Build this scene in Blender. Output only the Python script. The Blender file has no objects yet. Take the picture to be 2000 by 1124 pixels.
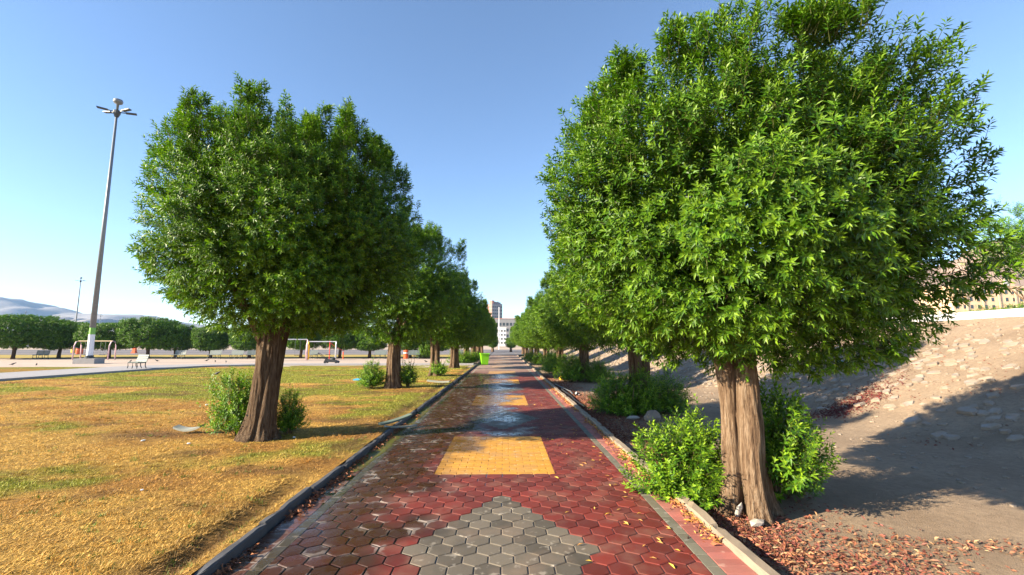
import bpy, bmesh, math, random
import numpy as np
from mathutils import Vector, Matrix

R = math.radians
random.seed(7)
rng = np.random.default_rng(11)
scene = bpy.context.scene
col = scene.collection

# ------------------------------------------------------------------ camera
cam_d = bpy.data.cameras.new('camera'); cam = bpy.data.objects.new('camera', cam_d); col.objects.link(cam)
cam.location = (0, 0, 1.65); cam.rotation_euler = (R(90 + 7.05), 0, -R(0.97))
cam_d.sensor_width = 36; cam_d.lens = 16; cam_d.clip_start = .05; cam_d.clip_end = 9000
scene.camera = cam
# ------------------------------------------------------------------ sky, sun, exposure
SUN_EL, SUN_AZ = 24.0, 250.0           # azimuth clockwise from +Y
world = bpy.data.worlds.new('World'); scene.world = world; world.use_nodes = True
wn = world.node_tree; wn.nodes.clear()
sky = wn.nodes.new('ShaderNodeTexSky'); sky.sky_type = 'NISHITA'; sky.sun_disc = False
sky.sun_elevation = R(SUN_EL); sky.sun_rotation = R(SUN_AZ); sky.altitude = 1000
sky.air_density = 1.0; sky.dust_density = 0.15; sky.ozone_density = 3.0
bg = wn.nodes.new('ShaderNodeBackground'); bg.inputs[1].default_value = .084
wo = wn.nodes.new('ShaderNodeOutputWorld')
wn.links.new(sky.outputs[0], bg.inputs[0]); wn.links.new(bg.outputs[0], wo.inputs[0])
sd = bpy.data.lights.new('sun', 'SUN'); sd.energy = 5.0; sd.angle = R(.5); sd.color = (1, .86, .64)
sun = bpy.data.objects.new('sun', sd); col.objects.link(sun)
az = R(SUN_AZ); el = R(SUN_EL)
sdir = Vector((math.sin(az) * math.cos(el), math.cos(az) * math.cos(el), math.sin(el)))
sun.rotation_euler = sdir.to_track_quat('Z', 'Y').to_euler(); sun.location = sdir * 60
vs = scene.view_settings
vs.view_transform = 'Standard'; vs.look = 'None'; vs.exposure = 1.78; vs.gamma = 1
scene.cycles.use_denoising = True
scene.cycles.volume_bounces = 2; scene.cycles.max_bounces = 8; scene.cycles.transparent_max_bounces = 8

# ------------------------------------------------------------------ helpers
def tag(o, label=None, cat=None, group=None, kind=None):
    if label: o['label'] = label
    if cat: o['category'] = cat
    if group: o['group'] = group
    if kind: o['kind'] = kind
    return o
def link(name, data, mat=None, parent=None, loc=(0, 0, 0), rot=(0, 0, 0), sc=(1, 1, 1)):
    if mat is not None and data is not None and not data.materials: data.materials.append(mat)
    o = bpy.data.objects.new(name, data); col.objects.link(o)
    o.location = loc; o.rotation_euler = rot; o.scale = sc
    if parent is not None: o.parent = parent
    return o
def thing(name, label, cat, loc=(0, 0, 0), rz=0, group=None, sc=(1, 1, 1)):
    return tag(link(name, None, loc=loc, rot=(0, 0, rz), sc=sc), label, cat, group)
def copy_tree(o, parent=None):
    c = o.copy(); col.objects.link(c); c.parent = parent
    for ch in o.children: copy_tree(ch, c)
    return c
def np_mesh(name, v, f, mat=None, cols=None, smooth=False, mi=None):
    v = np.ascontiguousarray(v, np.float32); f = np.ascontiguousarray(f, np.int32)
    me = bpy.data.meshes.new(name); n, k = f.shape
    me.vertices.add(len(v)); me.vertices.foreach_set('co', v.ravel())
    me.loops.add(n * k); me.loops.foreach_set('vertex_index', f.ravel())
    me.polygons.add(n); me.polygons.foreach_set('loop_start', np.arange(n, dtype=np.int32) * k)
    me.polygons.foreach_set('use_smooth', np.full(n, smooth))
    if cols is not None:
        a = me.color_attributes.new('Col', 'FLOAT_COLOR', 'POINT')
        c4 = np.ones((len(v), 4), np.float32); c4[:, :3] = cols; a.data.foreach_set('color', c4.ravel())
    me.update(calc_edges=True); me.validate()
    if mat is not None: me.materials.append(mat)
    return me
class MB:
    """collects shapes into one mesh"""
    def __init__(s): s.v = []; s.f = []
    def add(s, vs, fs):
        o = len(s.v); s.v += [tuple(p) for p in vs]; s.f += [tuple(i + o for i in q) for q in fs]; return s
    def box(s, x0, x1, y0, y1, z0, z1, M=None):
        p = [Vector(q) for q in ((x0,y0,z0),(x1,y0,z0),(x1,y1,z0),(x0,y1,z0),(x0,y0,z1),(x1,y0,z1),(x1,y1,z1),(x0,y1,z1))]
        if M is not None: p = [M @ q for q in p]
        return s.add(p, [(3,2,1,0),(4,5,6,7),(0,1,5,4),(1,2,6,5),(2,3,7,6),(3,0,4,7)])
    def tube(s, pts, rad, n=8, cap=True):
        pts = [Vector(p) for p in pts]
        if not hasattr(rad, '__len__'): rad = [rad] * len(pts)
        vs = []; fs = []
        for i, p in enumerate(pts):
            t = (pts[min(i + 1, len(pts) - 1)] - pts[max(i - 1, 0)]).normalized()
            a = t.orthogonal().normalized() if abs(t.z) < .99 else Vector((1, 0, 0)); 
            a = (a - t * a.dot(t)).normalized(); b = t.cross(a)
            for k in range(n):
                g = 2 * math.pi * k / n; vs.append(p + (a * math.cos(g) + b * math.sin(g)) * rad[i])
        for i in range(len(pts) - 1):
            for k in range(n):
                k2 = (k + 1) % n; fs.append((i*n+k, i*n+k2, (i+1)*n+k2, (i+1)*n+k))
        if cap: fs.append(tuple(range(n))[::-1]); fs.append(tuple((len(pts)-1)*n + k for k in range(n)))
        return s.add(vs, fs)
    def lathe(s, prof, n=16, c=(0, 0)):
        vs = []; fs = []
        for r, z in prof:
            for k in range(n):
                g = 2 * math.pi * k / n; vs.append((c[0] + r * math.cos(g), c[1] + r * math.sin(g), z))
        for i in range(len(prof) - 1):
            for k in range(n):
                k2 = (k + 1) % n; fs.append((i*n+k, i*n+k2, (i+1)*n+k2, (i+1)*n+k))
        fs.append(tuple(range(n))[::-1]); fs.append(tuple((len(prof)-1)*n + k for k in range(n)))
        return s.add(vs, fs)
    def mesh(s, name, mat=None, smooth=False):
        me = bpy.data.meshes.new(name); me.from_pydata(s.v, [], s.f); me.update()
        if smooth: me.polygons.foreach_set('use_smooth', [True] * len(me.polygons))
        if mat is not None: me.materials.append(mat)
        return me
    def obj(s, name, mat, parent=None, smooth=False, **k): return link(name, s.mesh(name, mat, smooth), None, parent, **k)

def hsh(i, j, k=0, s=0):
    n = (i.astype(np.int64) * 374761393 + j.astype(np.int64) * 668265263 + np.asarray(k).astype(np.int64) * 2147483647 + s * 974634777) & 0x7fffffff
    n = ((n ^ (n >> 13)) * 1274126177) & 0x7fffffff
    return ((n ^ (n >> 16)) & 0xffff) / 65535.
def vn2(x, y, s=0):
    xi = np.floor(x); yi = np.floor(y); u = x - xi; v = y - yi; u = u*u*(3-2*u); v = v*v*(3-2*v)
    a = hsh(xi, yi, 0, s); b = hsh(xi+1, yi, 0, s); c = hsh(xi, yi+1, 0, s); d = hsh(xi+1, yi+1, 0, s)
    return (a*(1-u)+b*u)*(1-v) + (c*(1-u)+d*u)*v
def fbm2(x, y, s=0, o=4):
    t = 0; a = .5; w = 0
    for i in range(o): t = t + a * vn2(x * 2**i + 17*i, y * 2**i - 9*i, s + i); w += a; a *= .5
    return t / w
def vn3(p, s=0):
    i = np.floor(p); f = p - i; f = f*f*(3-2*f); r = 0
    for dx in (0, 1):
        for dy in (0, 1):
            for dz in (0, 1):
                w = (f[:,0] if dx else 1-f[:,0]) * (f[:,1] if dy else 1-f[:,1]) * (f[:,2] if dz else 1-f[:,2])
                r = r + w * hsh(i[:,0]+dx, i[:,1]+dy, i[:,2]+dz, s)
    return r
def nrm(a): return a / np.maximum(np.linalg.norm(a, axis=-1, keepdims=True), 1e-9)
def sstep(a, b, x): t = np.clip((x - a) / (b - a), 0, 1); return t*t*(3-2*t)

# ------------------------------------------------------------------ materials
class NT:
    def __init__(s, name):
        s.m = bpy.data.materials.new(name); s.m.use_nodes = True; s.t = s.m.node_tree; s.t.nodes.clear()
        s.out = s.t.nodes.new('ShaderNodeOutputMaterial')
    def n(s, ty, **k):
        o = s.t.nodes.new(ty)
        for a, b in k.items(): setattr(o, a, b)
        return o
    def l(s, a, b): s.t.links.new(a, b)
    def set(s, sock, val):
        if isinstance(val, bpy.types.NodeSocket): s.l(val, sock)
        elif isinstance(val, (tuple, list)) and len(val) == 3 and sock.type == 'RGBA': sock.default_value = (*val, 1)
        else: sock.default_value = val
    def math(s, op, a, b=0., clamp=False):
        o = s.n('ShaderNodeMath', operation=op, use_clamp=clamp); s.set(o.inputs[0], a); s.set(o.inputs[1], b); return o.outputs[0]
    def mix(s, f, a, b, mode='MIX'):
        o = s.n('ShaderNodeMix', data_type='RGBA', blend_type=mode); s.set(o.inputs[0], f); s.set(o.inputs[6], a); s.set(o.inputs[7], b); return o.outputs[2]
    def pos(s): return s.n('ShaderNodeNewGeometry').outputs['Position']
    def objco(s): return s.n('ShaderNodeTexCoord').outputs['Object']
    def scale(s, vec, sc):
        o = s.n('ShaderNodeMapping'); s.l(vec, o.inputs[0]); o.inputs['Scale'].default_value = sc; return o.outputs[0]
    def noise(s, vec, sc, det=4, rough=.55):
        o = s.n('ShaderNodeTexNoise'); s.l(vec, o.inputs['Vector']); o.inputs['Scale'].default_value = sc
        o.inputs['Detail'].default_value = det; o.inputs['Roughness'].default_value = rough; return o.outputs[0]
    def vor(s, vec, sc, feat='F1'):
        o = s.n('ShaderNodeTexVoronoi', feature=feat); s.l(vec, o.inputs['Vector']); o.inputs['Scale'].default_value = sc; return o.outputs[0]
    def mr(s, v, a, b, c=0., d=1.):
        o = s.n('ShaderNodeMapRange'); s.l(v, o.inputs[0]); 
        for i, q in enumerate((a, b, c, d)): o.inputs[i + 1].default_value = q
        return o.outputs[0]
    def ramp(s, v, stops):
        o = s.n('ShaderNodeValToRGB'); s.l(v, o.inputs[0]); e = o.color_ramp.elements
        while len(e) < len(stops): e.new(.5)
        for q, (p, c) in zip(e, stops): q.position = p; q.color = (*c, 1)
        return o.outputs[0]
    def bump(s, h, st=.5, dist=.01):
        o = s.n('ShaderNodeBump'); s.l(h, o.inputs['Height']); o.inputs['Strength'].default_value = st; o.inputs['Distance'].default_value = dist; return o.outputs[0]
    def attr(s, name='Col'): return s.n('ShaderNodeAttribute', attribute_name=name).outputs['Color']
    def rnd(s): return s.n('ShaderNodeObjectInfo').outputs['Random']
    def pbr(s, colr, rough=.8, metal=0., bump=None, spec=.4):
        p = s.n('ShaderNodeBsdfPrincipled'); s.set(p.inputs['Base Color'], colr); s.set(p.inputs['Roughness'], rough)
        p.inputs['Metallic'].default_value = metal; p.inputs['Specular IOR Level'].default_value = spec
        if bump is not None: s.l(bump, p.inputs['Normal'])
        return p.outputs[0]
    def done(s, sh): s.l(sh, s.out.inputs['Surface']); return s.m

def simple(name, c, rough=.7, metal=0., var=.18, sc=6., bump=.15):
    t = NT(name); p = t.objco(); n = t.noise(p, sc, 5)
    lo = tuple(q * (1 - var) for q in c); hi = tuple(min(1, q * (1 + var)) for q in c)
    return t.done(t.pbr(t.mix(n, lo, hi), rough, metal, t.bump(t.noise(p, sc * 8, 3), bump, .005)))

def leaf_mat():
    t = NT('leaf'); c = t.attr()
    p = t.pbr(c, .45, spec=.28)
    tr = t.n('ShaderNodeBsdfTranslucent'); t.set(tr.inputs[0], t.mix(1., c, (1.15, 1.4, .4), 'MULTIPLY'))
    mx = t.n('ShaderNodeMixShader'); mx.inputs[0].default_value = .24; t.l(p, mx.inputs[1]); t.l(tr.outputs[0], mx.inputs[2])
    return t.done(mx.outputs[0])
def blade_mat():
    t = NT('grass_blades'); c = t.attr(); p = t.pbr(c, .6, spec=.25)
    tr = t.n('ShaderNodeBsdfTranslucent'); t.l(c, tr.inputs[0])
    mx = t.n('ShaderNodeMixShader'); mx.inputs[0].default_value = .25; t.l(p, mx.inputs[1]); t.l(tr.outputs[0], mx.inputs[2])
    return t.done(mx.outputs[0])
def litter_mat():
    t = NT('dead_leaf'); return t.done(t.pbr(t.attr(), .7, spec=.25))
def bark_mat(name='bark', k=1.):
    t = NT(name); p = t.objco()
    g = t.noise(t.scale(p, (14, 14, 1.6)), 1.6, 8, .65); b2 = t.noise(t.scale(p, (5, 5, 1.2)), 1.5, 4)
    fine = t.noise(t.scale(p, (60, 60, 5)), 1.5, 5, .6); h = t.math('ADD', g, t.math('MULTIPLY', fine, .6))
    q = lambda *c: tuple(x * k for x in c)
    c = t.ramp(t.mr(h, .5, 1.1), [(.1, q(.05, .028, .018)), (.42, q(.22, .135, .08)), (.62, q(.36, .245, .155)), (.9, q(.50, .38, .27))])
    c = t.mix(t.mr(b2, .45, .7, 0, .55), c, q(.25, .16, .10))
    return t.done(t.pbr(c, .9, bump=t.bump(h, 1., .045), spec=.15))
def wet_f(t, pos):
    s = t.n('ShaderNodeSeparateXYZ'); t.l(pos, s.inputs[0]); x, y = s.outputs[0], s.outputs[1]
    n = t.noise(pos, .9, 3); a = t.math('MULTIPLY', x, -1.)
    band = t.math('SUBTRACT', t.mr(y, 7.4, 9.2, 0, 1.05), t.mr(y, 25, 29, 0, 5.))
    a = t.math('ADD', t.math('ADD', a, -.55), band); a = t.math('ADD', a, t.math('MULTIPLY', t.math('SUBTRACT', n, .5), 3.4))
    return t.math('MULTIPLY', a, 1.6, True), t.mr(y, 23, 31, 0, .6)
def paver_mat(name, c, var=.34, blot=None):
    t = NT(name); pos = t.pos(); wet, dust_sunlight = wet_f(t, pos)
    r = t.math('FRACT', t.math('ADD', t.rnd(), t.n('ShaderNodeAttribute', attribute_name='rnd').outputs['Fac']))
    n = t.noise(pos, 7, 5); n2 = t.noise(pos, 60, 3); n3 = t.noise(pos, 2.2, 4)
    b = t.mix(r, tuple(q * (1 - var) for q in c), tuple(q * (1 + var) for q in c))
    b = t.mix(t.mr(n, .45, .75, 0, .35), b, tuple(q * .45 + .05 for q in c))
    b = t.mix(t.mr(n2, .3, .7, 0, .25), b, tuple(q * .6 for q in c))
    if blot: b = t.mix(t.mr(t.noise(pos, 9, 3), .60, .68, 0, .7), b, blot)
    b = t.mix(t.mr(n3, .5, .75, 0, .42), b, (.25, .17, .12))
    ed = t.n('ShaderNodeAttribute', attribute_name='edge').outputs['Fac']; fr = t.math('MULTIPLY', wet, t.math('SUBTRACT', 1., wet))
    res = t.math('ADD', ed, t.math('MULTIPLY', t.math('SUBTRACT', t.noise(pos, 4.5, 3), .5), 2.6)); res = t.mr(res, .98, 1.12)
    b = t.mix(dust_sunlight, b, (.44, .35, .29))  # far pavers paled: dry dust plus glancing sunlight painted into the colour
    wetc = t.mix(.45, t.mix(1., b, (.42, .40, .38), 'MULTIPLY'), (.045, .034, .018))
    b = t.mix(wet, b, wetc)
    b = t.mix(t.math('MULTIPLY', res, t.math('MULTIPLY', t.mr(wet, .05, .5), t.mr(n3, .42, .6, 0, .5))), b, (.34, .30, .27))
    ro = t.math('SUBTRACT', t.mr(n, .3, .7, .62, .8), t.math('MULTIPLY', wet, t.mr(t.noise(pos, 3.5, 3), .35, .65, .54, .36)))
    return t.done(t.pbr(b, ro, bump=t.bump(t.math('ADD', n2, t.noise(pos, 200, 2)), .25, .002), spec=.35))
def joint_mat():
    t = NT('joint_sand'); pos = t.pos(); wet, dust_sunlight = wet_f(t, pos)
    b = t.mix(t.noise(pos, 30, 4), (.30, .18, .13), (.44, .30, .23)); b = t.mix(wet, b, (.06, .045, .03))
    return t.done(t.pbr(b, .85))
def water_mat():
    t = NT('water_film'); fr = t.n('ShaderNodeFresnel'); fr.inputs[0].default_value = 1.33
    nb = t.bump(t.noise(t.pos(), 25, 2), .04, .004); t.l(nb, fr.inputs['Normal'])
    g = t.n('ShaderNodeBsdfGlossy'); g.inputs['Roughness'].default_value = .05; t.l(nb, g.inputs['Normal'])
    tr = t.n('ShaderNodeBsdfTransparent'); mx = t.n('ShaderNodeMixShader')
    t.l(fr.outputs[0], mx.inputs[0]); t.l(tr.outputs[0], mx.inputs[1]); t.l(g.outputs[0], mx.inputs[2]); return t.done(mx.outputs[0])
def lawn_mat():
    t = NT('lawn'); p = t.pos(); c = t.attr(); n = t.noise(p, 18, 6, .7); n2 = t.noise(p, 70, 4, .7)
    c = t.mix(t.mr(n, .3, .7), t.mix(1., c, (.55, .5, .5), 'MULTIPLY'), t.mix(1., c, (1.2, 1.2, 1.2), 'MULTIPLY'))
    c = t.mix(t.mr(t.noise(p, 8, 4, .7), .48, .66, 0, .6), c, (.20, .11, .045)); c = t.mix(t.mr(n2, .55, .75, 0, .5), c, (.16, .085, .04))
    return t.done(t.pbr(c, .95, bump=t.bump(t.math('ADD', n, n2), 1., .08), spec=.1))
def dirt_mat():
    t = NT('dirt'); p = t.pos(); n = t.noise(p, .6, 6); n2 = t.noise(p, 14, 6, .65); n3 = t.noise(p, 90, 3)
    c = t.ramp(n, [(.3, (.23, .165, .112)), (.6, (.35, .262, .182))])
    c = t.mix(t.mr(n2, .35, .7, 0, .6), c, (.175, .125, .085)); c = t.mix(t.mr(n3, .55, .75, 0, .5), c, (.36, .29, .22))
    return t.done(t.pbr(c, .95, bump=t.bump(t.math('ADD', n2, n3), .8, .025), spec=.1))
def sand_mat(name, a, b):
    t = NT(name); p = t.pos(); n = t.noise(p, .35, 6); n2 = t.noise(p, 9, 5)
    return t.done(t.pbr(t.mix(n, a, b), .95, bump=t.bump(n2, .6, .03), spec=.1))
def stone_mat():
    t = NT('slope_stone'); p = t.pos(); n = t.noise(p, 5, 6); r = t.rnd(); a = t.n('ShaderNodeAttribute', attribute_name='rnd').outputs['Fac']
    c = t.mix(t.math('FRACT', t.math('ADD', r, a)), (.20, .175, .155), (.31, .28, .25)); c = t.mix(t.mr(n, .3, .58, .1, .9), c, (.27, .205, .145))
    return t.done(t.pbr(c, .85, bump=t.bump(n, .7, .03)))
def hill_mat(name, a, b, sc):
    t = NT(name); p = t.pos(); n = t.noise(p, sc, 9, .65)
    return t.done(t.pbr(t.mix(t.mr(n, .3, .7), a, b), .95, bump=t.bump(n, 1., 4 / (sc * 100)), spec=.05))

M = dict(
    leaf=leaf_mat(), blade=blade_mat(), litter=litter_mat(), bark=bark_mat('bark', .64), bark3=bark_mat('brown_bark', .5), bark2=bark_mat('dark_bark', .36), joint=joint_mat(), water=water_mat(), lawn=lawn_mat(), dirt=dirt_mat(),
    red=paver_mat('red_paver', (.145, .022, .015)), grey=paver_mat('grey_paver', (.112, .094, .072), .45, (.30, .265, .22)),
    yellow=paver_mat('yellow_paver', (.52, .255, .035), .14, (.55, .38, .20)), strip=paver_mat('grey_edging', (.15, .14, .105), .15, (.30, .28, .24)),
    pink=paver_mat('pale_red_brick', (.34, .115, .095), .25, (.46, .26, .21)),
    kerb=None, stone=stone_mat(),
    sand=sand_mat('playground_sand', (.38, .30, .245), (.50, .41, .345)), ground=sand_mat('desert_ground', (.36, .28, .21), (.46, .37, .28)),
    path=sand_mat('concrete_path', (.27, .265, .275), (.36, .345, .345)), road=sand_mat('asphalt', (.13, .125, .135), (.18, .17, .175)),
    strawstrip=sand_mat('dry_verge', (.38, .25, .08), (.30, .26, .07)),
    hill=hill_mat('hazy_mountain', (.22, .21, .21), (.32, .30, .30), .012), hill2=hill_mat('brown_mountain', (.17, .115, .085), (.30, .21, .155), .03),
)
M['kerb'] = simple('kerb_concrete', (.26, .205, .15), .85, var=.3, sc=5, bump=.5)
M['kerbdark'] = simple('dark_wet_kerb', (.075, .075, .082), .7, var=.35, sc=5, bump=.5)
M['steel'] = simple('galvanised', (.19, .20, .215), .5, .4, var=.3); M['darksteel'] = simple('dark_steel', (.06, .065, .07), .5, .4)
M['white'] = simple('white_paint', (.72, .72, .74), .5); M['greenpaint'] = simple('green_paint', (.16, .36, .06), .5)
M['concrete'] = simple('concrete', (.30, .285, .28), .9, bump=.4); M['benchpaint'] = simple('grey_green_paint', (.15, .18, .17), .5)
M['lime'] = simple('lime_plastic', (.22, .62, .015), .4, var=.06, bump=.05); M['black'] = simple('black_rubber', (.02, .02, .022), .6)
M['pinkpaint'] = simple('pink_paint', (.62, .42, .46), .5); M['yellowpaint'] = simple('yellow_paint', (.72, .42, .03), .5)
M['creampaint'] = simple('cream_paint', (.55, .42, .24), .5); M['bluepaint'] = simple('blue_paint', (.08, .42, .62), .5); M['redpaint'] = simple('red_paint', (.55, .04, .03), .5)
M['orange'] = simple('orange_plastic', (.70, .10, .02), .5); M['cream'] = simple('cream_render', (.66, .46, .28), .85, sc=.5)
M['glass'] = simple('dark_window', (.03, .035, .04), .2); M['whitewall'] = simple('white_render', (.56, .55, .55), .8, sc=.3)
M['brickred'] = simple('raw_brick', (.34, .17, .13), .9, sc=.4); M['rawgrey'] = simple('raw_concrete', (.20, .195, .20), .9, sc=.4)
M['plank'] = simple('weathered_green_plank', (.13, .17, .14), .7); M['palewood'] = simple('pale_board', (.26, .27, .24), .7)
M['rock'] = simple('brown_rock', (.24, .19, .145), .9, sc=9, bump=.8); M['palestone'] = simple('pale_stone', (.36, .32, .28), .9, sc=9, bump=.8)
M['cyan'] = simple('cyan_plastic', (.05, .50, .55), .3); M['feather'] = simple('dark_feather', (.03, .03, .035), .6)
M['roof'] = simple('pale_roof', (.50, .53, .58), .6, sc=.2)

# ------------------------------------------------------------------ terrain functions
def slope_z(x, y):
    t = np.clip((x - 7.0) / 7.1, 0, 1); s = np.where(t < .25, t * t * 2, .125 + (t - .25) * 1.0 + 0) ; s = s / .875
    return -.10 + 2.5 * np.clip(s, 0, 1) + .05 * (fbm2(x * .7, y * .7, 3) - .5) * np.clip((x - 2) / 2, 0, 1) + .03 * (fbm2(x * 3, y * 3, 9) - .5) * np.clip((x - 1.95) * 3, 0, 1)
def lawn_z(x, y):
    d = -2.2 - x     # distance from kerb
    tr = np.exp(-((d - .20) / .11) ** 2) * .06 * np.maximum(sstep(.42, .62, vn2(y * .9, y * 0 + 3., 5)), sstep(6.2, 5.2, y))
    return .072 + .04 * (fbm2(x * .5, y * .5, 21) - .5) + .03 * (fbm2(x * 5, y * 5, 22) - .5) - tr
def lawn_col(x, y):
    g = fbm2(x * .35, y * .55, 31, 4); far = sstep(9, 26, y)
    g = g + .36 * far - .09 + .25 * np.exp(-(((x + 7.6) / 1.4) ** 2 + ((y - 5.9) / .45) ** 2)) + .10 * np.exp(-((y - 13.5) / 1.5) ** 2) * (x < -6)
    g = g - .14 * sstep(-5.5, -3.5, x) * sstep(8, 6, y)
    f = fbm2(x * 1.7, y * 2.2, 33, 3); m = sstep(.50, .64, g * .72 + f * .30)[..., None]
    straw = np.array((.64, .40, .10)); tan = np.array((.49, .265, .068)); green = np.array((.25, .30, .035)); soil = np.array((.17, .095, .05))
    c = straw + (tan - straw) * sstep(.35, .7, fbm2(x * .8, y * 1.1, 35))[..., None]
    c = c + (green - c) * m * .85
    s = sstep(.60, .72, fbm2(x * .9, y * 1.5, 37))[..., None] * .6
    s = np.maximum(s, (np.exp(-(((x + 6.2) / .9) ** 2 + ((y - 8.3) / .35) ** 2)) * .9)[..., None])
    s = np.maximum(s, (np.exp(-((-2.42 - x) / .16) ** 2) * .85 * np.clip(vn2(y * 1.2, x * 0, 41) + .25, 0, 1))[..., None])
    return c + (soil - c) * s
def grid_mesh(name, xs, ys, zf, mat, cf=None, smooth=True):
    X, Y = np.meshgrid(xs, ys); Z = zf(X, Y); v = np.stack([X, Y, Z], -1).reshape(-1, 3)
    nx, ny = len(xs), len(ys); i = np.arange((ny - 1) * (nx - 1)); r = i // (nx - 1); c = i % (nx - 1); a = r * nx + c
    return np_mesh(name, v, np.stack([a, a + 1, a + nx + 1, a + nx], 1), mat, cf(X, Y).reshape(-1, 3) if cf else None, smooth)
def sheet(name, pts, z, mat): 
    o = MB().add([(x, y, z) for x, y in pts], [tuple(range(len(pts)))]).obj(name, mat); return tag(o, kind='structure')

# ------------------------------------------------------------------ the setting
sheet('ground', [(-4000, -300), (4000, -300), (4000, 4500), (-4000, 4500)], -.6, M['ground'])
lawn = tag(link('lawn', grid_mesh('lawn', np.linspace(-21.4, -2.162, 170), np.linspace(-3, 33.8, 250), lawn_z, M['lawn'], lawn_col)), kind='structure')
def flat(z): return lambda x, y: z + .05 * (fbm2(x * .3, y * .3, 51) - .5)
verge_col = lambda x, y: lawn_col(x, y) * .0 + np.array((.26, .27, .04)) + (np.array((.42, .26, .06)) - np.array((.26, .27, .04))) * sstep(.4, .65, fbm2(x * .3, y * .6, 61))[..., None]
tag(link('grass_verge', grid_mesh('grass_verge', np.linspace(-70, -25.9, 60), np.linspace(2, 31.5, 50), flat(.11), M['lawn'], verge_col)), kind='structure')
tag(link('far_verge', grid_mesh('far_verge', np.linspace(-160, -2.4, 80), np.linspace(51.3, 66, 14), flat(.11), M['strawstrip'])), kind='structure')
tag(link('playground_sand', grid_mesh('playground_sand', np.linspace(-150, -2.2, 120), np.linspace(31.5, 51.3, 30), flat(.06), M['sand'])), kind='structure')
sheet('road', [(-400, 66), (300, 66), (300, 128), (-400, 128)], .05, M['road'])
for k, (y0, y1) in enumerate(((78, 79.4), (94, 95.6), (110, 111))): sheet('road_median', [(-400, y0), (-3, y0), (-3, y1), (-400, y1)], .058, M['sand'])
# pale footpath crossing the lawn, with its dark kerb
fp = [(-21.4, -3), (-21.4, 26), (-21.2, 29.5), (-20.2, 32.3), (-17.5, 33.9), (-9, 34.3), (-2.3, 34.4), (-2.3, 35.4), (-9.5, 35.6), (-19, 35.6), (-23.5, 33.6), (-25.6, 30.8), (-25.9, 26), (-25.9, -3)]
tag(MB().add([(x, y, .17) for x, y in fp] + [(x, y, -.1) for x, y in fp], [tuple(range(len(fp)))] + [(i, i + len(fp), (i + 1) % len(fp) + len(fp), (i + 1) % len(fp)) for i in range(len(fp))]).obj('footpath', M['path']), kind='structure')
# right side: bare bed, then the stone-pitched bank
xs = np.concatenate([np.linspace(1.94, 7, 60), np.linspace(7.1, 15, 70), np.linspace(15.3, 60, 16)])
tag(link('dirt_bank', grid_mesh('dirt_bank', xs, np.concatenate([np.linspace(-1, 20, 150), np.linspace(20.4, 140, 110)]), slope_z, M['dirt'])), kind='structure')
tag(link('plateau', grid_mesh('plateau', np.linspace(59, 420, 20), np.linspace(-30, 420, 20), lambda x, y: 2.3 + 0 * x, M['ground'])), kind='structure')

# ------------------------------------------------------------------ paved path
W, ROW = .199, .1724; Y0 = 3.92; PER = 38 * ROW; HXL, HXR = -1.77, 1.51; YEND = 84
pav = tag(MB().box(-2.075, 1.835, -2, YEND, -.08, -.0085).obj('paved_path', M['joint']), kind='structure')
def clip(poly, ax, val, keep_less):
    out = []
    for i in range(len(poly)):
        a, b = poly[i], poly[(i + 1) % len(poly)]; ia = (a[ax] <= val) == keep_less; ib = (b[ax] <= val) == keep_less
        if ia: out.append(a)
        if ia != ib:
            t = (val - a[ax]) / (b[ax] - a[ax]); out.append((a[0] + t * (b[0] - a[0]), a[1] + t * (b[1] - a[1])))
    return out
def area(p): return abs(sum(p[i][0] * p[(i+1) % len(p)][1] - p[(i+1) % len(p)][0] * p[i][1] for i in range(len(p)))) / 2
def tile_geo(p, gap=.0035, ch=.006, dz=0., th=.05):
    cx = sum(q[0] for q in p) / len(p); cy = sum(q[1] for q in p) / len(p); n = len(p)
    def ring(ins, z):
        o = []
        for x, y in p:
            d = math.hypot(x - cx, y - cy); k = max(0, (d - ins * 1.15) / d); o.append((cx + (x - cx) * k, cy + (y - cy) * k, z))
        return o
    v = ring(gap, -th) + ring(gap, -ch) + ring(gap + ch, -.0006) + [(cx, cy, .0006)]
    f = []
    for i in range(n):
        j = (i + 1) % n; f += [(i, j, n + j, n + i), (n + i, n + j, 2*n + j, 2*n + i), (2*n + i, 2*n + j, 3*n)]
    return v, f
def edge_attr(me, n, vc=None):
    e = [1.] * (3 * n) + [0.] if vc is None else vc
    me.attributes.new('edge', 'FLOAT', 'POINT').data.foreach_set('value', e); return me
hexp = [(W / 2 * sx, y) for sx, y in ((1, -W / math.sqrt(3) / 2), (1, W / math.sqrt(3) / 2), (0, W / math.sqrt(3)), (-1, W / math.sqrt(3) / 2), (-1, -W / math.sqrt(3) / 2), (0, -W / math.sqrt(3)))]
rects = [(-.895, .66, 6.07 + PER * k, 8.45 + PER * k) for k in range(-1, 12)]
tiles = {'red': [], 'grey': []}
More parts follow.
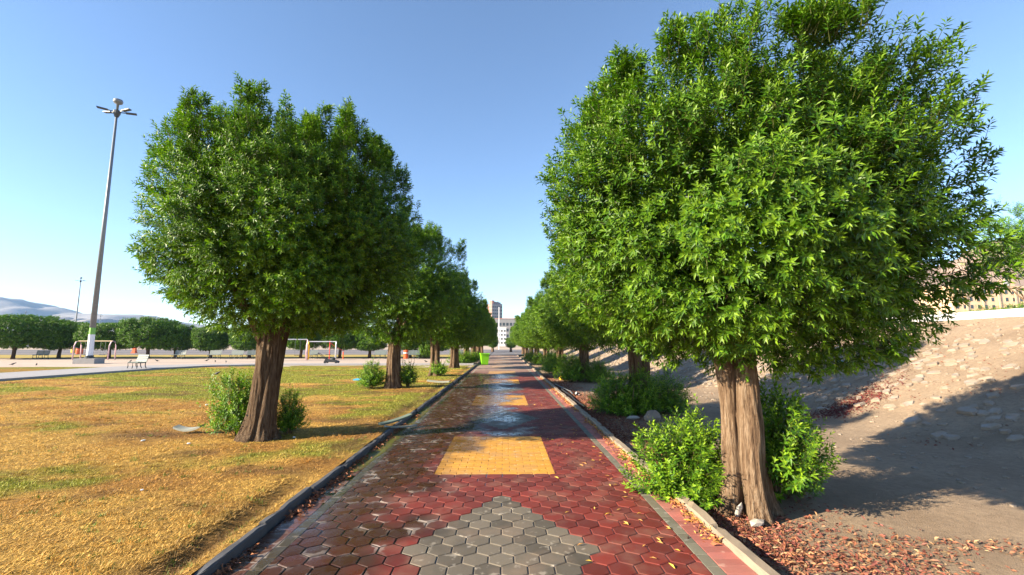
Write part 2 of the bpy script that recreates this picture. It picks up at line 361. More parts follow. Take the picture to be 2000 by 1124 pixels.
for j in range(-30, int((YEND - Y0) / ROW)):
    y = Y0 + j * ROW; k = round(j / 38); m = abs(j - 38 * k); half = (8 - m) * W / 2
    for i in range(-12, 12):
        x = -.02 + (i + .5) * W if j % 2 == 0 else -.02 + i * W
        if x < HXL - W / 2 or x > HXR + W / 2: continue
        p = [(x + a, y + b) for a, b in hexp]; ps = [p]
        for x0, x1, y0, y1 in rects:
            if y + .12 > y0 and y - .12 < y1 and x + .1 > x0 and x - .1 < x1:
                band = clip(clip(p, 1, y0, False), 1, y1, True)
                ps = [clip(p, 1, y0, True), clip(p, 1, y1, False)] + ([clip(band, 0, x0, True), clip(band, 0, x1, False)] if len(band) > 2 else [])
        ckey = 'grey' if (m <= 7 and abs(x + .02) < half) else 'red'
        for q in ps:
            if len(q) < 3: continue
            cut = q
            if min(a for a, _ in q) < HXL: cut = clip(cut, 0, HXL, False)
            if len(cut) > 2 and max(a for a, _ in cut) > HXR: cut = clip(cut, 0, HXR, True)
            if len(cut) < 3 or area(cut) < .0012: continue
            tiles[ckey].append((y, x, cut, cut is p))
def rough_tile(x, y):
    wetl = max(0, min(1, (-x - .3) / .8))
    return random.gauss(0, .0008) - wetl * random.random() * .001, random.gauss(0, .004 + .004 * wetl), random.gauss(0, .004 + .004 * wetl)
hexmesh = {}
for c in ('red', 'grey'):
    v, f = tile_geo(hexp); hexmesh[c] = edge_attr(MB().add(v, f).mesh('hex_paver', M[c]), 6)
def place_tiles(lst, name, mat, nobj, full=None):
    lst.sort(key=lambda q: q[0]); vis = [q for q in lst if q[0] > 3.2]; rest = [q for q in lst if q[0] <= 3.2] + vis[nobj:]
    for y, x, poly, isfull in vis[:nobj]:
        dz, rx, ry = rough_tile(x, y)
        if isfull and full: link(name, full, None, pav, (x, y, dz), (rx, ry, 0))
        else:
            cx = sum(q[0] for q in poly) / len(poly); cy = sum(q[1] for q in poly) / len(poly)
            v, f = tile_geo([(a - cx, b - cy) for a, b in poly]); link(name, edge_attr(MB().add(v, f).mesh(name, mat), len(poly)), None, pav, (cx, cy, dz), (rx, ry, 0))
    mb = MB(); rv = []; ev = []
    for y, x, poly, isfull in rest:
        v, f = tile_geo(poly); dz, rx, ry = rough_tile(x, y); cx, cy = v[-1][0], v[-1][1]
        if y > 26: f = [q for i, q in enumerate(f) if i % 3 == 2]       # far away only the tops show
        mb.add([(a, b, z + dz + (b - cy) * rx - (a - cx) * ry) for a, b, z in v], f); rv += [random.random()] * len(v); ev += [1.] * (len(v) - 1) + [0.]
    me = mb.mesh(name + '_field', mat); at = me.attributes.new('rnd', 'FLOAT', 'POINT'); at.data.foreach_set('value', rv); edge_attr(me, 0, ev)
    tag(link(name + '_field', me, None, pav), kind='stuff')
nh = 300
near = sorted([(q[0], c) for c in tiles for q in tiles[c] if q[0] > 3.2])[:nh]
place_tiles(tiles['red'], 'red_hex_paver', M['red'], sum(1 for q in near if q[1] == 'red'), hexmesh['red'])
place_tiles(tiles['grey'], 'grey_hex_paver', M['grey'], sum(1 for q in near if q[1] == 'grey'), hexmesh['grey'])
def brick(x0, x1, y0, y1): return ((y0 + y1) / 2, (x0 + x1) / 2, [(x0, y0), (x1, y0), (x1, y1), (x0, y1)], True)
def brick_full(x0, x1, y0, y1, mat, name):
    a, b = (x1 - x0) / 2, (y1 - y0) / 2; v, f = tile_geo([(-a, -b), (a, -b), (a, b), (-a, b)], .0022, .004); return edge_attr(MB().add(v, f).mesh(name, mat), 4)
yl = []
for x0, x1, y0, y1 in rects:
    if y0 < 0: continue
    n = 23; h = (y1 - y0) / n; bw = (x1 - x0) / 8
    for r in range(n):
        off = 0 if r % 2 else bw / 2; a = x0
        edges = [x0] + [x0 + off + i * bw for i in range(0 if off else 1, 9) if x0 + .01 < x0 + off + i * bw < x1 - .01] + [x1]
        for e0, e1 in zip(edges, edges[1:]):
            q = brick(e0, e1, y0 + r * h, y0 + r * h + h); yl.append((q[0], q[1], q[2], abs(e1 - e0 - bw) < .001))
    fullb = brick_full(0, bw, 0, h, M['yellow'], 'yellow_paver')
place_tiles(yl, 'yellow_paver', M['yellow'], 300, fullb)
for xa, xb, xc, xd in ((1.51, 1.61, 1.61, 1.835), (-1.87, -1.77, -2.075, -1.87)):
    st = [brick(xa, xb, y, y + .2) for y in np.arange(-2, YEND - .3, .2)]
    place_tiles(st, 'edging_brick', M['strip'], 150, brick_full(xa, xb, 0, .2, M['strip'], 'edging_brick'))
    st = [brick(xc, xd, y, y + .11) for y in np.arange(-2, YEND - .3, .11)]
    place_tiles(st, 'border_brick', M['pink'], 150, brick_full(xc, xd, 0, .11, M['pink'], 'border_brick'))
# water lying in the joints and hollows of the left half
def water_z(x, y):
    n = fbm2(x * 1.1, y * .8, 71, 3); a = -x - .55 + np.clip((y - 7.4) / 1.8, 0, 1) * .9 - np.clip((y - 24) / 3, 0, 1) * 6 + (n - .5) * 3.0
    a = a + .5 * np.exp(-((x + 1.8) / .25) ** 2)
    pud = .0042 * np.exp(-(((x + 1.75) / .22) ** 2 + ((y - 13.6) / .9) ** 2)) + .004 * np.exp(-(((x + 1.95) / .12) ** 2 + ((y - 6.0) / 1.2) ** 2))
    return -.0145 + .0100 * sstep(-.1, .55, a) + .0006 * (vn2(x * 2, y * 2, 5) - .5) + pud
tag(link('water_film', grid_mesh('water_film', np.linspace(-2.07, 1.3, 70), np.linspace(2.5, 27, 260), water_z, M['water'])), kind='structure')
# algae and mud left by the water in the left gutter
mud_t = NT('algae_mud'); pp_ = mud_t.pos(); M['mud'] = mud_t.done(mud_t.pbr(mud_t.ramp(mud_t.noise(pp_, 5, 5), [(.35, (.10, .07, .03)), (.6, (.10, .11, .018))]), .35, bump=mud_t.bump(mud_t.noise(pp_, 40, 4), .5, .006)))
def mud_z(x, y):
    m = np.exp(-((x + 2.0) / .20) ** 2) * (np.exp(-((y - 7.3) / 1.5) ** 2) + .8 * np.exp(-((y - 11.) / 2.) ** 2)) + .35 * (fbm2(x * 6, y * 3, 17) - .5)
    return -.0125 + .016 * sstep(.25, .6, m)
tag(link('gutter_mud', grid_mesh('gutter_mud', np.linspace(-2.08, -1.6, 30), np.linspace(4.5, 15, 160), mud_z, M['mud'])), kind='structure')
# kerbs
def kerb_mesh(w, z0, z1, mk):
    g_ = random.Random(); g_.seed(int(random.random() * 1e6)); b = .014; L = .985; ns = 9; mb = MB()
    prof = [(-w/2, z0), (w/2, z0), (w/2, z1 - b), (w/2 - b, z1), (-w/2 + b, z1), (-w/2, z1 - b)]; n = len(prof); vs = []
    for i in range(ns):
        chip = .02 * (g_.random() < (.5 if i in (0, ns - 1) else .12))
        for k, (x, z) in enumerate(prof): vs.append((x + g_.gauss(0, .003) - (chip * (1 if x > 0 else -1) * .6 if k > 1 else 0), L * i / (ns - 1), z + (g_.gauss(0, .003) - chip * g_.random() if k > 1 else 0)))
    mb.add(vs, [tuple(range(n)), tuple(range(ns*n - 1, (ns-1)*n - 1, -1))] + [((i)*n + k, i*n + (k+1) % n, (i+1)*n + (k+1) % n, (i+1)*n + k)[::-1] for i in range(ns - 1) for k in range(n)])
    return mb.mesh('kerb_stone', M[mk])
for nm, x, w, z0, z1 in (('kerb_left', -2.122, .078, -.1, .075), ('kerb_right', 1.893, .112, -.25, .055)):
    kt = tag(link(nm, None), kind='structure'); km = [kerb_mesh(w, z0, z1, 'kerbdark' if x < 0 else 'kerb') for _ in range(5)]
    for i in range(84): link('kerb_stone', km[i % 5], None, kt, (x + random.gauss(0, .008), i + .3, random.gauss(0, .008)), (random.gauss(0, .006), random.gauss(0, .035), random.gauss(0, .009)))

# ------------------------------------------------------------------ leaves
def leaf_geo(base, d, nv, L, wid, c, fold=.25, droop=.12, quads=4):
    """base,d,nv: (N,3); returns verts, tris, cols"""
    n = len(base); side = nrm(np.cross(d, nv)); nv = nrm(np.cross(side, d)); L = L[:, None]; wv = wid[:, None]
    tip = base + d * L; tip[:, 2] -= (droop * L)[:, 0]
    mid = base + d * L * .45
    l = mid + side * wv + nv * wv * fold; r = mid - side * wv + nv * wv * fold
    if quads == 4:
        v = np.stack([base, tip, mid, l, r], 1).reshape(-1, 3); k = np.arange(n)[:, None] * 5
        f = np.concatenate([k + np.array([[0, 4, 2]]), k + np.array([[4, 1, 2]]), k + np.array([[2, 1, 3]]), k + np.array([[0, 2, 3]])]); m = 5
    else:
        v = np.stack([base, tip, l, r], 1).reshape(-1, 3); k = np.arange(n)[:, None] * 4
        f = np.concatenate([k + np.array([[0, 3, 1]]), k + np.array([[0, 1, 2]])]); m = 4
    return v, f, np.repeat(c, m, 0)
DARK, MID, YOUNG = np.array((.018, .062, .005)), np.array((.070, .175, .008)), np.array((.23, .35, .016))
def foliage(name, P, N, up, nl, L, stem, seed, quads=4, young=.35, tone=1., wr=.165):
    """P shoot origins, N shoot directions"""
    g = np.random.default_rng(seed); S = len(P)
    sl = stem * g.uniform(.6, 1.3, S); D = nrm(N)
    ref = np.where(np.abs(D[:, 2:3]) < .9, np.array([[0, 0, 1.]]), np.array([[1., 0, 0]])); A = nrm(np.cross(D, ref)); B = np.cross(D, A)
    k = np.arange(nl); s = (k + .5) / nl; ang = k * 2.39996 + g.uniform(0, 6.28, (S, 1))
    alpha = (1.35 - .70 * s)[None, :] + g.normal(0, .16, (S, nl))
    rad = A[:, None] * np.cos(ang)[..., None] + B[:, None] * np.sin(ang)[..., None]
    d = D[:, None] * np.cos(alpha)[..., None] + rad * np.sin(alpha)[..., None]
    bp = P[:, None] + D[:, None] * (s[None, :] * sl[:, None])[..., None]
    nv = D[:, None] * np.sin(alpha)[..., None] - rad * np.cos(alpha)[..., None]
    LL = L * g.uniform(.7, 1.2, (S, nl)) * (1 - .35 * s ** 3)
    t = g.random(S)[:, None]; yy = np.clip(young * (s[None] ** 2) * 1.2 + g.normal(0, .06, (S, nl)) + young * .4 * (t - .5), 0, 1)[..., None]
    c = DARK + (MID - DARK) * np.clip(g.normal(.55, .3, (S, nl)) + .3 * (t - .5), 0, 1)[..., None]; c = c + (YOUNG - c) * yy
    c = c * tone * (1 + g.normal(0, .1, (S, nl, 1)))
    fl = lambda a: a.reshape(-1, 3)
    v, f, cc = leaf_geo(fl(bp), fl(d), fl(nv), LL.ravel(), LL.ravel() * wr, np.clip(fl(c), .004, 1), quads=quads)
    # stems: thin three-sided
    w = .0035; off = np.stack([A * w, (-A * .5 + B * .87) * w, (-A * .5 - B * .87) * w], 1)
    b0 = (P - D * sl[:, None] * .6)[:, None] + off; tp = (P + D * sl[:, None] * .95)[:, None]
    sv = np.concatenate([b0, tp], 1).reshape(-1, 3); kk = np.arange(S)[:, None] * 4 + len(v)
    sf = np.concatenate([kk + np.array([[0, 1, 3]]), kk + np.array([[1, 2, 3]]), kk + np.array([[2, 0, 3]])])
    sc = np.repeat(np.array([[.09, .10, .03]]), len(sv), 0)
    return np_mesh(name, np.concatenate([v, sv]), np.concatenate([f, sf]), M['leaf'], np.concatenate([cc, sc]))
def crown_pts(n, r, zc, hh, seed, nexp_up=2.7, nexp_dn=2.2, lump=.10, spire=.5, deep=.35, upw=.75, bunch=8, bs=.10, plumes=0, tipl=.2):
    """bunches of shoots spread through the outer shell of a clipped crown, with upright plumes on top"""
    g = np.random.default_rng(seed); nb = max(1, n // bunch)
    def shell(m):
        d = nrm(g.normal(size=(m, 3))); rho = np.hypot(d[:, 0], d[:, 1]); e = np.where(d[:, 2] > 0, nexp_up, nexp_dn)
        p = d / ((rho ** e + np.abs(d[:, 2]) ** e) ** (1 / e))[:, None]; q = p * np.array([r, r, hh])
        ln = vn3(q * 1.3 + seed, seed) - .5; l2 = vn3(q * 3.1 + 5, seed + 1) - .5
        q = q * (1 + lump * 1.6 * ln + lump * .8 * l2)[:, None]
        sp = np.clip(vn3(np.stack([q[:, 0], q[:, 1], q[:, 2] * .15], 1) * 2.1 + 40, seed + 2) - .45, 0, 1) * np.clip((p[:, 2] - .25) * 1.6, 0, 1)
        return p, q, ln, l2, sp
    p, q, ln, l2, sp = shell(nb)
    u = 1 - deep * g.random(nb) ** 1.5; cut = sstep(-.06, -.26, ln + .6 * l2) * .25
    q = q * (u - cut)[:, None]; q[:, 2] += sp * spire * 1.2 * (u > .8)
    nv = nrm(q / np.array([r, r, hh])); B = np.repeat(q, bunch, 0); n2 = len(B); o = g.normal(0, 1, (n2, 3)); pz = np.repeat(p[:, 2:3], bunch, 0); nvb = np.repeat(nv, bunch, 0)
    Q = B + o * bs + nvb * (bs * .5)
    N = nvb + .55 * nrm(o) + np.array([0, 0, 1]) * (upw * np.clip(pz + .6, .2, 1)) + g.normal(0, .18, (n2, 3))
    T = Q + nrm(N) * tipl; k3 = T / np.array([r, r, hh]); rho = np.hypot(k3[:, 0], k3[:, 1]); e = np.where(k3[:, 2] > 0, nexp_up, nexp_dn)
    lv = (rho ** e + np.abs(k3[:, 2]) ** e) ** (1 / e) / (1 + lump * 1.6 * (vn3(T * 1.3 + seed, seed) - .5))
    kp = lv < 1.02 + .05 * g.random(len(lv)) + np.where(k3[:, 2] > .72, .08, 0.); Q, N = Q[kp], N[kp]
    if plumes:
        pp, pq, _, _, _ = shell(plumes * 6); k = np.argsort(-np.minimum(pp[:, 2], .9) + g.random(len(pp)) * .18)[:plumes]; pq = pq[k]; m = 55
        h = g.random((plumes, m)); ht = (spire * 1.5 * g.uniform(.45, 1.25, plumes))[:, None]; w = .17 * (1 - .72 * h)
        an = g.uniform(0, 6.28, (plumes, m)); rr = np.sqrt(g.random((plumes, m))) * w
        off = np.stack([np.cos(an) * rr, np.sin(an) * rr, h * ht - .22], -1); out = nrm(pq * np.array([1, 1, 0]) + 1e-6) * .15
        PQ = (pq[:, None] + off + out[:, None] * (h * ht)[..., None] * .5).reshape(-1, 3); PN = (np.stack([np.cos(an) * .5, np.sin(an) * .5, np.ones_like(an)], -1) + g.normal(0, .15, (plumes, m, 3))).reshape(-1, 3)
        Q = np.concatenate([Q, PQ]); N = np.concatenate([N, PN])
    Q[:, 2] += zc; return Q, N
CROWN = {}
def crown(key, n, nl, L, stem, quads, tone=1., young=.35, **k):
    P, N = crown_pts(n, **k)
    k2 = dict(k); k2.update(seed=k['seed'] + 7, spire=0., deep=.25, plumes=0); P2, N2 = crown_pts(n // 3, **k2); zc = k['zc']
    P2 = (P2 - np.array([0, 0, zc])) * .74 + np.array([0, 0, zc]); P = np.concatenate([P, P2]); N = np.concatenate([N, N2]); CROWN[key] = foliage('crown', P, N, 0, nl, L, stem, k['seed'], quads, young, tone)
crown('A', 17500, 13, .078, .13, 2, young=.6, r=2.2, zc=3.42, hh=1.78, lump=.07, seed=101, spire=.40, plumes=64, bs=.08, nexp_up=2.9, nexp_dn=2.25)
crown('B', 19500, 13, .074, .11, 2, young=.5, r=2.2, zc=3.06, hh=1.70, seed=202, spire=.24, lump=.11, plumes=44, bs=.095, nexp_up=2.8, nexp_dn=2.0)
crown('C', 8600, 10, .10, .15, 2, young=.6, plumes=30, r=2.15, zc=3.45, hh=1.95, seed=303, spire=.42, lump=.07)
crown('D', 8400, 10, .10, .15, 2, young=.6, plumes=26, r=2.1, zc=3.3, hh=1.82, seed=404, spire=.32, lump=.07)
crown('H', 7500, 8, .19, .2, 2, r=3.4, zc=2.75, hh=1.6, seed=505, spire=.12, lump=.05, nexp_up=4.5, nexp_dn=3.2, deep=.25, young=.35)
crown('I', 5500, 8, .18, .2, 2, r=2.45, zc=2.6, hh=1.55, seed=606, spire=.15, lump=.05, nexp_up=4, nexp_dn=3., deep=.25, young=.35)
def shrub_mesh(name, n, rx, ry, h, seed, nl=13, L=.078, quads=4, young=.75, tone=1.15):
    g = np.random.default_rng(seed); d = nrm(g.normal(size=(n, 3))); d[:, 2] = np.abs(d[:, 2]); u = 1 - .75 * g.random(n) ** 1.3
    q = d * u[:, None]; lm = 1 + .95 * (vn3(d * 2.8 + seed, seed) - .5)
    q = q * np.array([rx, ry, h]) * lm[:, None]; q[:, 2] = q[:, 2] * .9 + .06
    N = d * np.array([1, 1, .4]) + np.array([0, 0, .75]) + g.normal(0, .3, (n, 3))
    return foliage(name, q, N, 0, nl, L, .2, seed, quads, young, tone)
SHR = [shrub_mesh('foliage', 620, .55, .5, 1.0, 71), shrub_mesh('foliage', 420, .42, .38, .95, 72), shrub_mesh('foliage', 700, .8, .65, .95, 73), shrub_mesh('foliage', 160, .26, .24, .4, 74)]

# ------------------------------------------------------------------ trees
def trunk_mesh(r0, h, seed, mat='bark', nst=6, spread=.55, lean=(0, 0), gap=None):
    """several stems grown together: outline of the union of leaning, twisting stems"""
    g = random.Random(seed); nt, nz = 120, 54; vs = []; tw = g.uniform(.25, .6) * g.choice((-1, 1)); ph = [g.uniform(0, 6.28) for _ in range(8)]
    st = [(2 * math.pi * (i + g.uniform(-.28, .28)) / nst, spread * g.uniform(.75, 1.15), g.uniform(.42, .66), g.uniform(-.25, .25), g.uniform(0, 6.28)) for i in range(nst)]
    for i in range(nz):
        z = -.12 + (h + .12) * (i / (nz - 1)) ** 1.25; zz = max(0, z); flare = .50 * math.exp(-zz / .13) + .22 * math.exp(-zz / .55) + .10 * max(0, zz / h - .7) * 3
        cs = [(a0 + tw * zz * .55 + dw * zz + .12 * math.sin(zz * 2.6 + p), sp * r0 * (1 + flare * 1.15), rr * r0 * (1 + flare * .25) * (1 + .10 * math.sin(zz * 4 + p))) for a0, sp, rr, dw, p in st]
        for k in range(nt):
            a = 2 * math.pi * k / nt; r = .34 * r0
            for ca, cd, cr in cs:
                c = math.cos(a - ca) * cd; q = cr * cr - (math.sin(a - ca) * cd) ** 2
                if q > 0: r = max(r, c + math.sqrt(q))
            r *= .97 + .06 * abs(math.sin(6.5 * a + 1.2 * math.sin(zz * 2.7 + ph[4]) + ph[0])) + .018 * math.sin(19 * a + 3 * math.sin(zz * 3.1 + ph[4])) + .016 * math.sin(31 * a + ph[5] + 4 * zz) + .02 * math.sin(9 * zz + 3 * a + ph[6])
            vs.append((r * math.cos(a) + lean[0] * zz / h, r * math.sin(a) + lean[1] * zz / h, z))
    fs = [(i*nt + k, i*nt + (k+1) % nt, (i+1)*nt + (k+1) % nt, (i+1)*nt + k) for i in range(nz - 1) for k in range(nt)]
    return MB().add(vs, fs).mesh('trunk', M[mat], True)
def limb_mesh(seed, h, reach, rise, r0):
    g = random.Random(seed); pts = []; n = 7
    for i in range(n):
        t = i / (n - 1); pts.append((reach * t ** 1.1 + g.gauss(0, .03), g.gauss(0, .05) * t, h + rise * t ** .9))
    return MB().tube(pts, [r0 * (1 - .8 * i / (n - 1)) for i in range(n)], 7).mesh('limb', M['bark'], True)
TR = {'A': trunk_mesh(.185, 2.0, 6, 'bark2', 7, .66, (.14, .05)), 'B': trunk_mesh(.188, 1.75, 8, 'bark', 4, .82, (-.04, .05)), 'C': trunk_mesh(.22, 1.9, 12, 'bark3', 5, .68), 'S': trunk_mesh(.15, 1.5, 15, 'bark2', 4, .5, (.12, 0))}
LIMB = [limb_mesh(31 + i, 1.55, .9 + .3 * (i % 3), 1.6 + .35 * (i % 2), .085) for i in range(3)]
def tree(name, key, tr, loc, label, cat, group, rz=0, sc=(1, 1, 1), off=(0, 0), nlimb=5):
    t = thing(name, label, cat, loc, 0, group); 
    link('trunk', TR[tr], None, t, (0, 0, 0), (0, 0, rz * .7 if tr in 'CS' else 0))
    for i in range(nlimb): link('limb', LIMB[i % 3], None, t, (0, 0, -.05 * i), (0, 0, i * 2 * math.pi / nlimb + .3), (sc[0], sc[1], sc[2]))
    c = link('crown', CROWN[key], None, t, (off[0], off[1], 0), (0, 0, rz), sc); c['kind'] = 'stuff'
    return t
GL, GR = 'clipped trees in the row left of the paved path', 'clipped trees in the row right of the paved path'
ords = ['nearest', 'second', 'third', 'fourth', 'fifth', 'sixth', 'seventh', 'eighth', 'ninth']
tree('clipped_tree', 'A', 'A', (-4.11, 7.96, .1), 'large round clipped tree with dark fluted trunk on the lawn, nearest on the left', 'tree', GL, 0, off=(.33, .05))
left = [(-4.0, 16.8, 'C', 0.6, (1.12, 1.12, 1.04)), (-3.5, 23.4, 'D', 2.0, (1.08, 1.08, .98)), (-3.3, 30.6, 'C', 3.1, (1.0, 1.0, .84)), (-3.1, 38, 'D', 4.4, (1, 1, .88)), (-3.1, 46, 'C', 5.2, (1, 1, .85)), (-3.1, 55, 'D', .9, (1, 1, .88)), (-3.2, 65, 'C', 1.7, (1, 1, .85))]
for i, (x, y, k, rz, s) in enumerate(left):
    tree('clipped_tree', k, 'C', (x, y, .08), f'round clipped tree, {ords[i+1]} from the camera in the row left of the path', 'tree', GL, rz, s, off=(.2, 0))
tree('clipped_tree', 'B', 'B', (2.54, 4.95, -.1), 'huge bushy clipped tree with pale split trunk, nearest on the right of the path', 'tree', GR, 0, off=(.12, .12))
right = [(3.5, 11.9, 'C', 2.6, (1.05, 1.05, .98)), (3.75, 21.5, 'D', .3, (1.12, 1.12, .98)), (3.6, 29.5, 'C', 4.1, (1.1, 1.1, .9)), (3.4, 37, 'D', 3.4, (1.05, 1.05, .9)), (3.2, 45, 'C', 1.2, (1.05, 1.05, .85)), (3.1, 53, 'D', 5.5, (1.05, 1.05, .9)), (3.0, 62, 'C', 2.2, (1.05, 1.05, .85)), (3.0, 72, 'D', 2.9, (1.05, 1.05, .88))]
for i, (x, y, k, rz, s) in enumerate(right):
    tree('clipped_tree', k, 'C', (x, y, -.1), f'round clipped tree, {ords[i+1]} from the camera in the row right of the path', 'tree', GR, rz, s)
hedge = [(-52.0, 49.6, 'H', 1.2, 'wide flat-topped clipped tree at the left edge behind the sand'), (-48.2, 50.6, 'I', .95, 'small dark clipped tree just left of the tall lamp mast'), (-43.2, 51, 'H', .85, 'clipped tree directly behind the tall lamp mast and swing'), (-38.6, 50.5, 'I', 1.1, 'clipped tree behind the lone bench on the lawn edge'), (-36.0, 51, 'I', .85, 'clipped tree partly hidden behind its larger left neighbour near the lone bench'),
         (-32.2, 51, 'I', .8, 'far clipped tree seen under the left edge of the nearest left crown'), (-28.0, 51, 'I', .85, 'far clipped tree just left of the nearest left trunk'), (-22.4, 51, 'I', .95, 'far clipped tree behind the blue and white swing frames'), (-18.2, 51.2, 'I', .95, 'far clipped tree right of the red slide'), (-14.9, 51.2, 'I', .8, 'far clipped tree left of the second left trunk'), (-10.4, 51.2, 'I', .85, 'far clipped tree between the second and third left trunks'), (-7.6, 51.3, 'I', .75, 'far clipped tree right of the third left trunk')]
for i, (x, y, k, s, lb) in enumerate(hedge):
    tree('flat_clipped_tree', k, 'S', (x, y, .08), lb, 'tree', 'flat-topped trees behind the playground', i * 1.3, (s, s, s if s < 1 else 1.02), nlimb=3)
for i, (x, y, s) in enumerate(((-5.5, 88, .8), (-2.3, 92, .6), (1.3, 90, .55), (4.6, 93, .8))):
    tree('end_tree', 'D', 'C', (x, y, -.05), f'dark tree closing the far end of the path, {["leftmost", "second from left", "third from left", "rightmost"][i]} of four', 'tree', 'trees at the end of the path', i, (s, s, s), nlimb=3)
shr = [(-4.62, 8.25, .1, 0, .8, 1.05, 'bright leafy shrub against the left side of the nearest left trunk'), (-3.82, 8.4, .1, 1, .6, .75, 'darker shrub tucked behind the right side of the nearest left trunk'),
       (-4.75, 16.7, .1, 1, 1.1, .95, 'leafy shrub on the left of the second left trunk'), (-3.55, 17.1, .1, 3, 1.1, 1.6, 'thin shrub on the right of the second left trunk'), (-3.2, 22.9, .1, 3, 1.3, 1.2, 'small low shrub at the foot of the third left trunk'),
       (-3.5, 36.4, .05, 2, 1.2, 1.15, 'wide shrub behind the lime green bin, left half'), (-2.6, 37.4, .05, 2, 1.0, 1.05, 'wide shrub right behind the lime green bin'), (-2.7, 47, .05, 2, .9, .8, 'low dark shrub beyond the lime green bin'),
       (2.0, 5.4, -.1, 0, 1.0, .8, 'bright green shrub between the kerb and the nearest right trunk'), (2.3, 5.65, -.1, 1, .9, .95, 'taller bright shrub close on the left of the nearest right trunk'),
       (3.02, 5.2, .12, 0, .95, 1.05, 'bright leafy shrub on the right of the nearest right trunk'), (3.2, 5.5, -.1, 1, 1.0, .9, 'lower darker shrub at the right foot of the nearest right tree'),
       (2.8, 11.7, -.1, 0, 1.15, 1.0, 'shaded shrub left of the second right trunk, nearest the path'), (3.45, 11.5, -.1, 1, 1.1, 1.15, 'shaded shrub in front of the second right trunk'), (4.2, 12.0, -.1, 2, 1.0, 1.0, 'broad shaded shrub right of the second right trunk'), (3.05, 11.2, -.1, 3, 1.2, 1.2, 'small low shrub in front of the shaded shrubs'),
       (3.1, 21.4, -.1, 0, 1.3, 1.25, 'sunlit shrub left of the third right trunk'), (4.3, 21.2, -.1, 2, .95, 1.1, 'dark shrub right of the third right trunk'),
       (3.0, 27.5, -.1, 2, 1.2, 1.25, 'sunlit shrub before the fourth right tree'), (3.3, 31.5, -.1, 2, 1.2, 1.35, 'shrub behind the fourth right tree'), (2.8, 38.5, -.1, 2, 1.1, 1.2, 'shrub at the fifth right tree'), (2.7, 47, -.1, 2, 1.0, 1.1, 'shrub at the sixth right tree'), (-8.6, 50.4, .08, 2, 1.6, 2.0, 'tall rounded shrub behind the sand between left trunks')]
for x, y, z, k, sh, sv, lb in shr:
    t = thing('shrub', lb, 'shrub', (x, y, z), random.uniform(0, 6), 'leafy shrubs at the tree feet'); f = link('foliage', SHR[k], M['leaf'], t, sc=(sh, sh, sv)); f['kind'] = 'stuff'
    mb = MB()
    for q in range(5): a = q * 1.26; mb.tube([(0.03 * math.cos(a), .03 * math.sin(a), -.08), (.12 * sh * math.cos(a), .12 * sh * math.sin(a), .35 * sv), (.25 * sh * math.cos(a), .25 * sh * math.sin(a), .7 * sv)], [.014, .010, .004], 5)
    mb.obj('stem', M['bark'], t)

# ------------------------------------------------------------------ grass and leaf litter
def grass():
    n = 190000; g = np.random.default_rng(5); u = g.random(n); y = 2.6 * np.exp(u * math.log(30 / 2.6)); lim = np.minimum(21, 1.18 * y + 1.5); x = -2.22 - g.random(n) * np.maximum(lim - 2.22, .3)
    keep = fbm2(x * 2.6, y * 2.6, 81, 3) + .25 * g.random(n) > .42; x, y = x[keep], y[keep]; n = len(x)
    c = lawn_col(x, y) * (1.1 + g.normal(0, .32, (n, 1))); isg = c[:, 1] > c[:, 0] * .8
    h = np.where(isg, .019, .014) * g.uniform(.4, 1.6, n) * (1 + y / 30); w = .0026 * (1 + y / 4.5)
    a = g.uniform(0, 6.28, n); tl = np.where(isg, .8, 2.4) * g.uniform(.3, 1.4, n); b = np.stack([x, y, lawn_z(x, y) - .006], 1)
    sd = np.stack([np.cos(a), np.sin(a), 0 * a], 1) * w[:, None]; ld = np.stack([-np.sin(a), np.cos(a), 0 * a], 1)
    tip = b + ld * (h * tl)[:, None] + np.array([0, 0, 1]) * h[:, None]
    v = np.stack([b - sd, b + sd, tip], 1).reshape(-1, 3)
    tag(link('grass', np_mesh('grass', v, np.arange(3 * n).reshape(-1, 3), M['blade'], np.clip(np.repeat(c, 3, 0), .01, 1))), 'short dry straw and green grass covering the lawn', 'grass', kind='stuff')
grass()
def tufts():
    g = np.random.default_rng(15); nt, nb = 3400, 14; y = 2.7 * np.exp(g.random(nt) * math.log(15 / 2.7)); x = -2.2 - g.random(nt) * np.maximum(np.minimum(16, 1.18 * y + 1.5) - 2.2, .3)
    k = fbm2(x * 1.3, y * 1.3, 83, 3) > .44; x, y = x[k], y[k]; nt = len(x); X = np.repeat(x, nb) + g.normal(0, .022, nt * nb); Y = np.repeat(y, nb) + g.normal(0, .022, nt * nb); n = len(X)
    c = lawn_col(x, y); gr = (g.random(nt) < .18)[:, None]; c = np.where(gr, np.array((.15, .21, .03)), c * g.uniform(.55, 1.25, (nt, 1))); c = np.repeat(c, nb, 0) * g.uniform(.7, 1.3, (n, 1))
    h = np.repeat(g.uniform(.018, .05, nt), nb) * g.uniform(.5, 1.2, n); a = g.uniform(0, 6.28, n); b = np.stack([X, Y, lawn_z(X, Y) - .005], 1); w = (.0022 * (1 + Y / 6))[:, None]
    sd = np.stack([np.cos(a), np.sin(a), 0 * a], 1) * w; ld = np.stack([-np.sin(a), np.cos(a), 0 * a], 1); tip = b + ld * (h * g.uniform(.2, 1.3, n))[:, None] + np.array([0, 0, 1]) * h[:, None]
    tag(link('grass_tufts', np_mesh('grass_tufts', np.stack([b - sd, b + sd, tip], 1).reshape(-1, 3), np.arange(3 * n).reshape(-1, 3), M['blade'], np.clip(np.repeat(c, 3, 0), .01, 1))), 'scattered raised tufts of dry and green grass on the near lawn', 'grass', kind='stuff')
tufts()
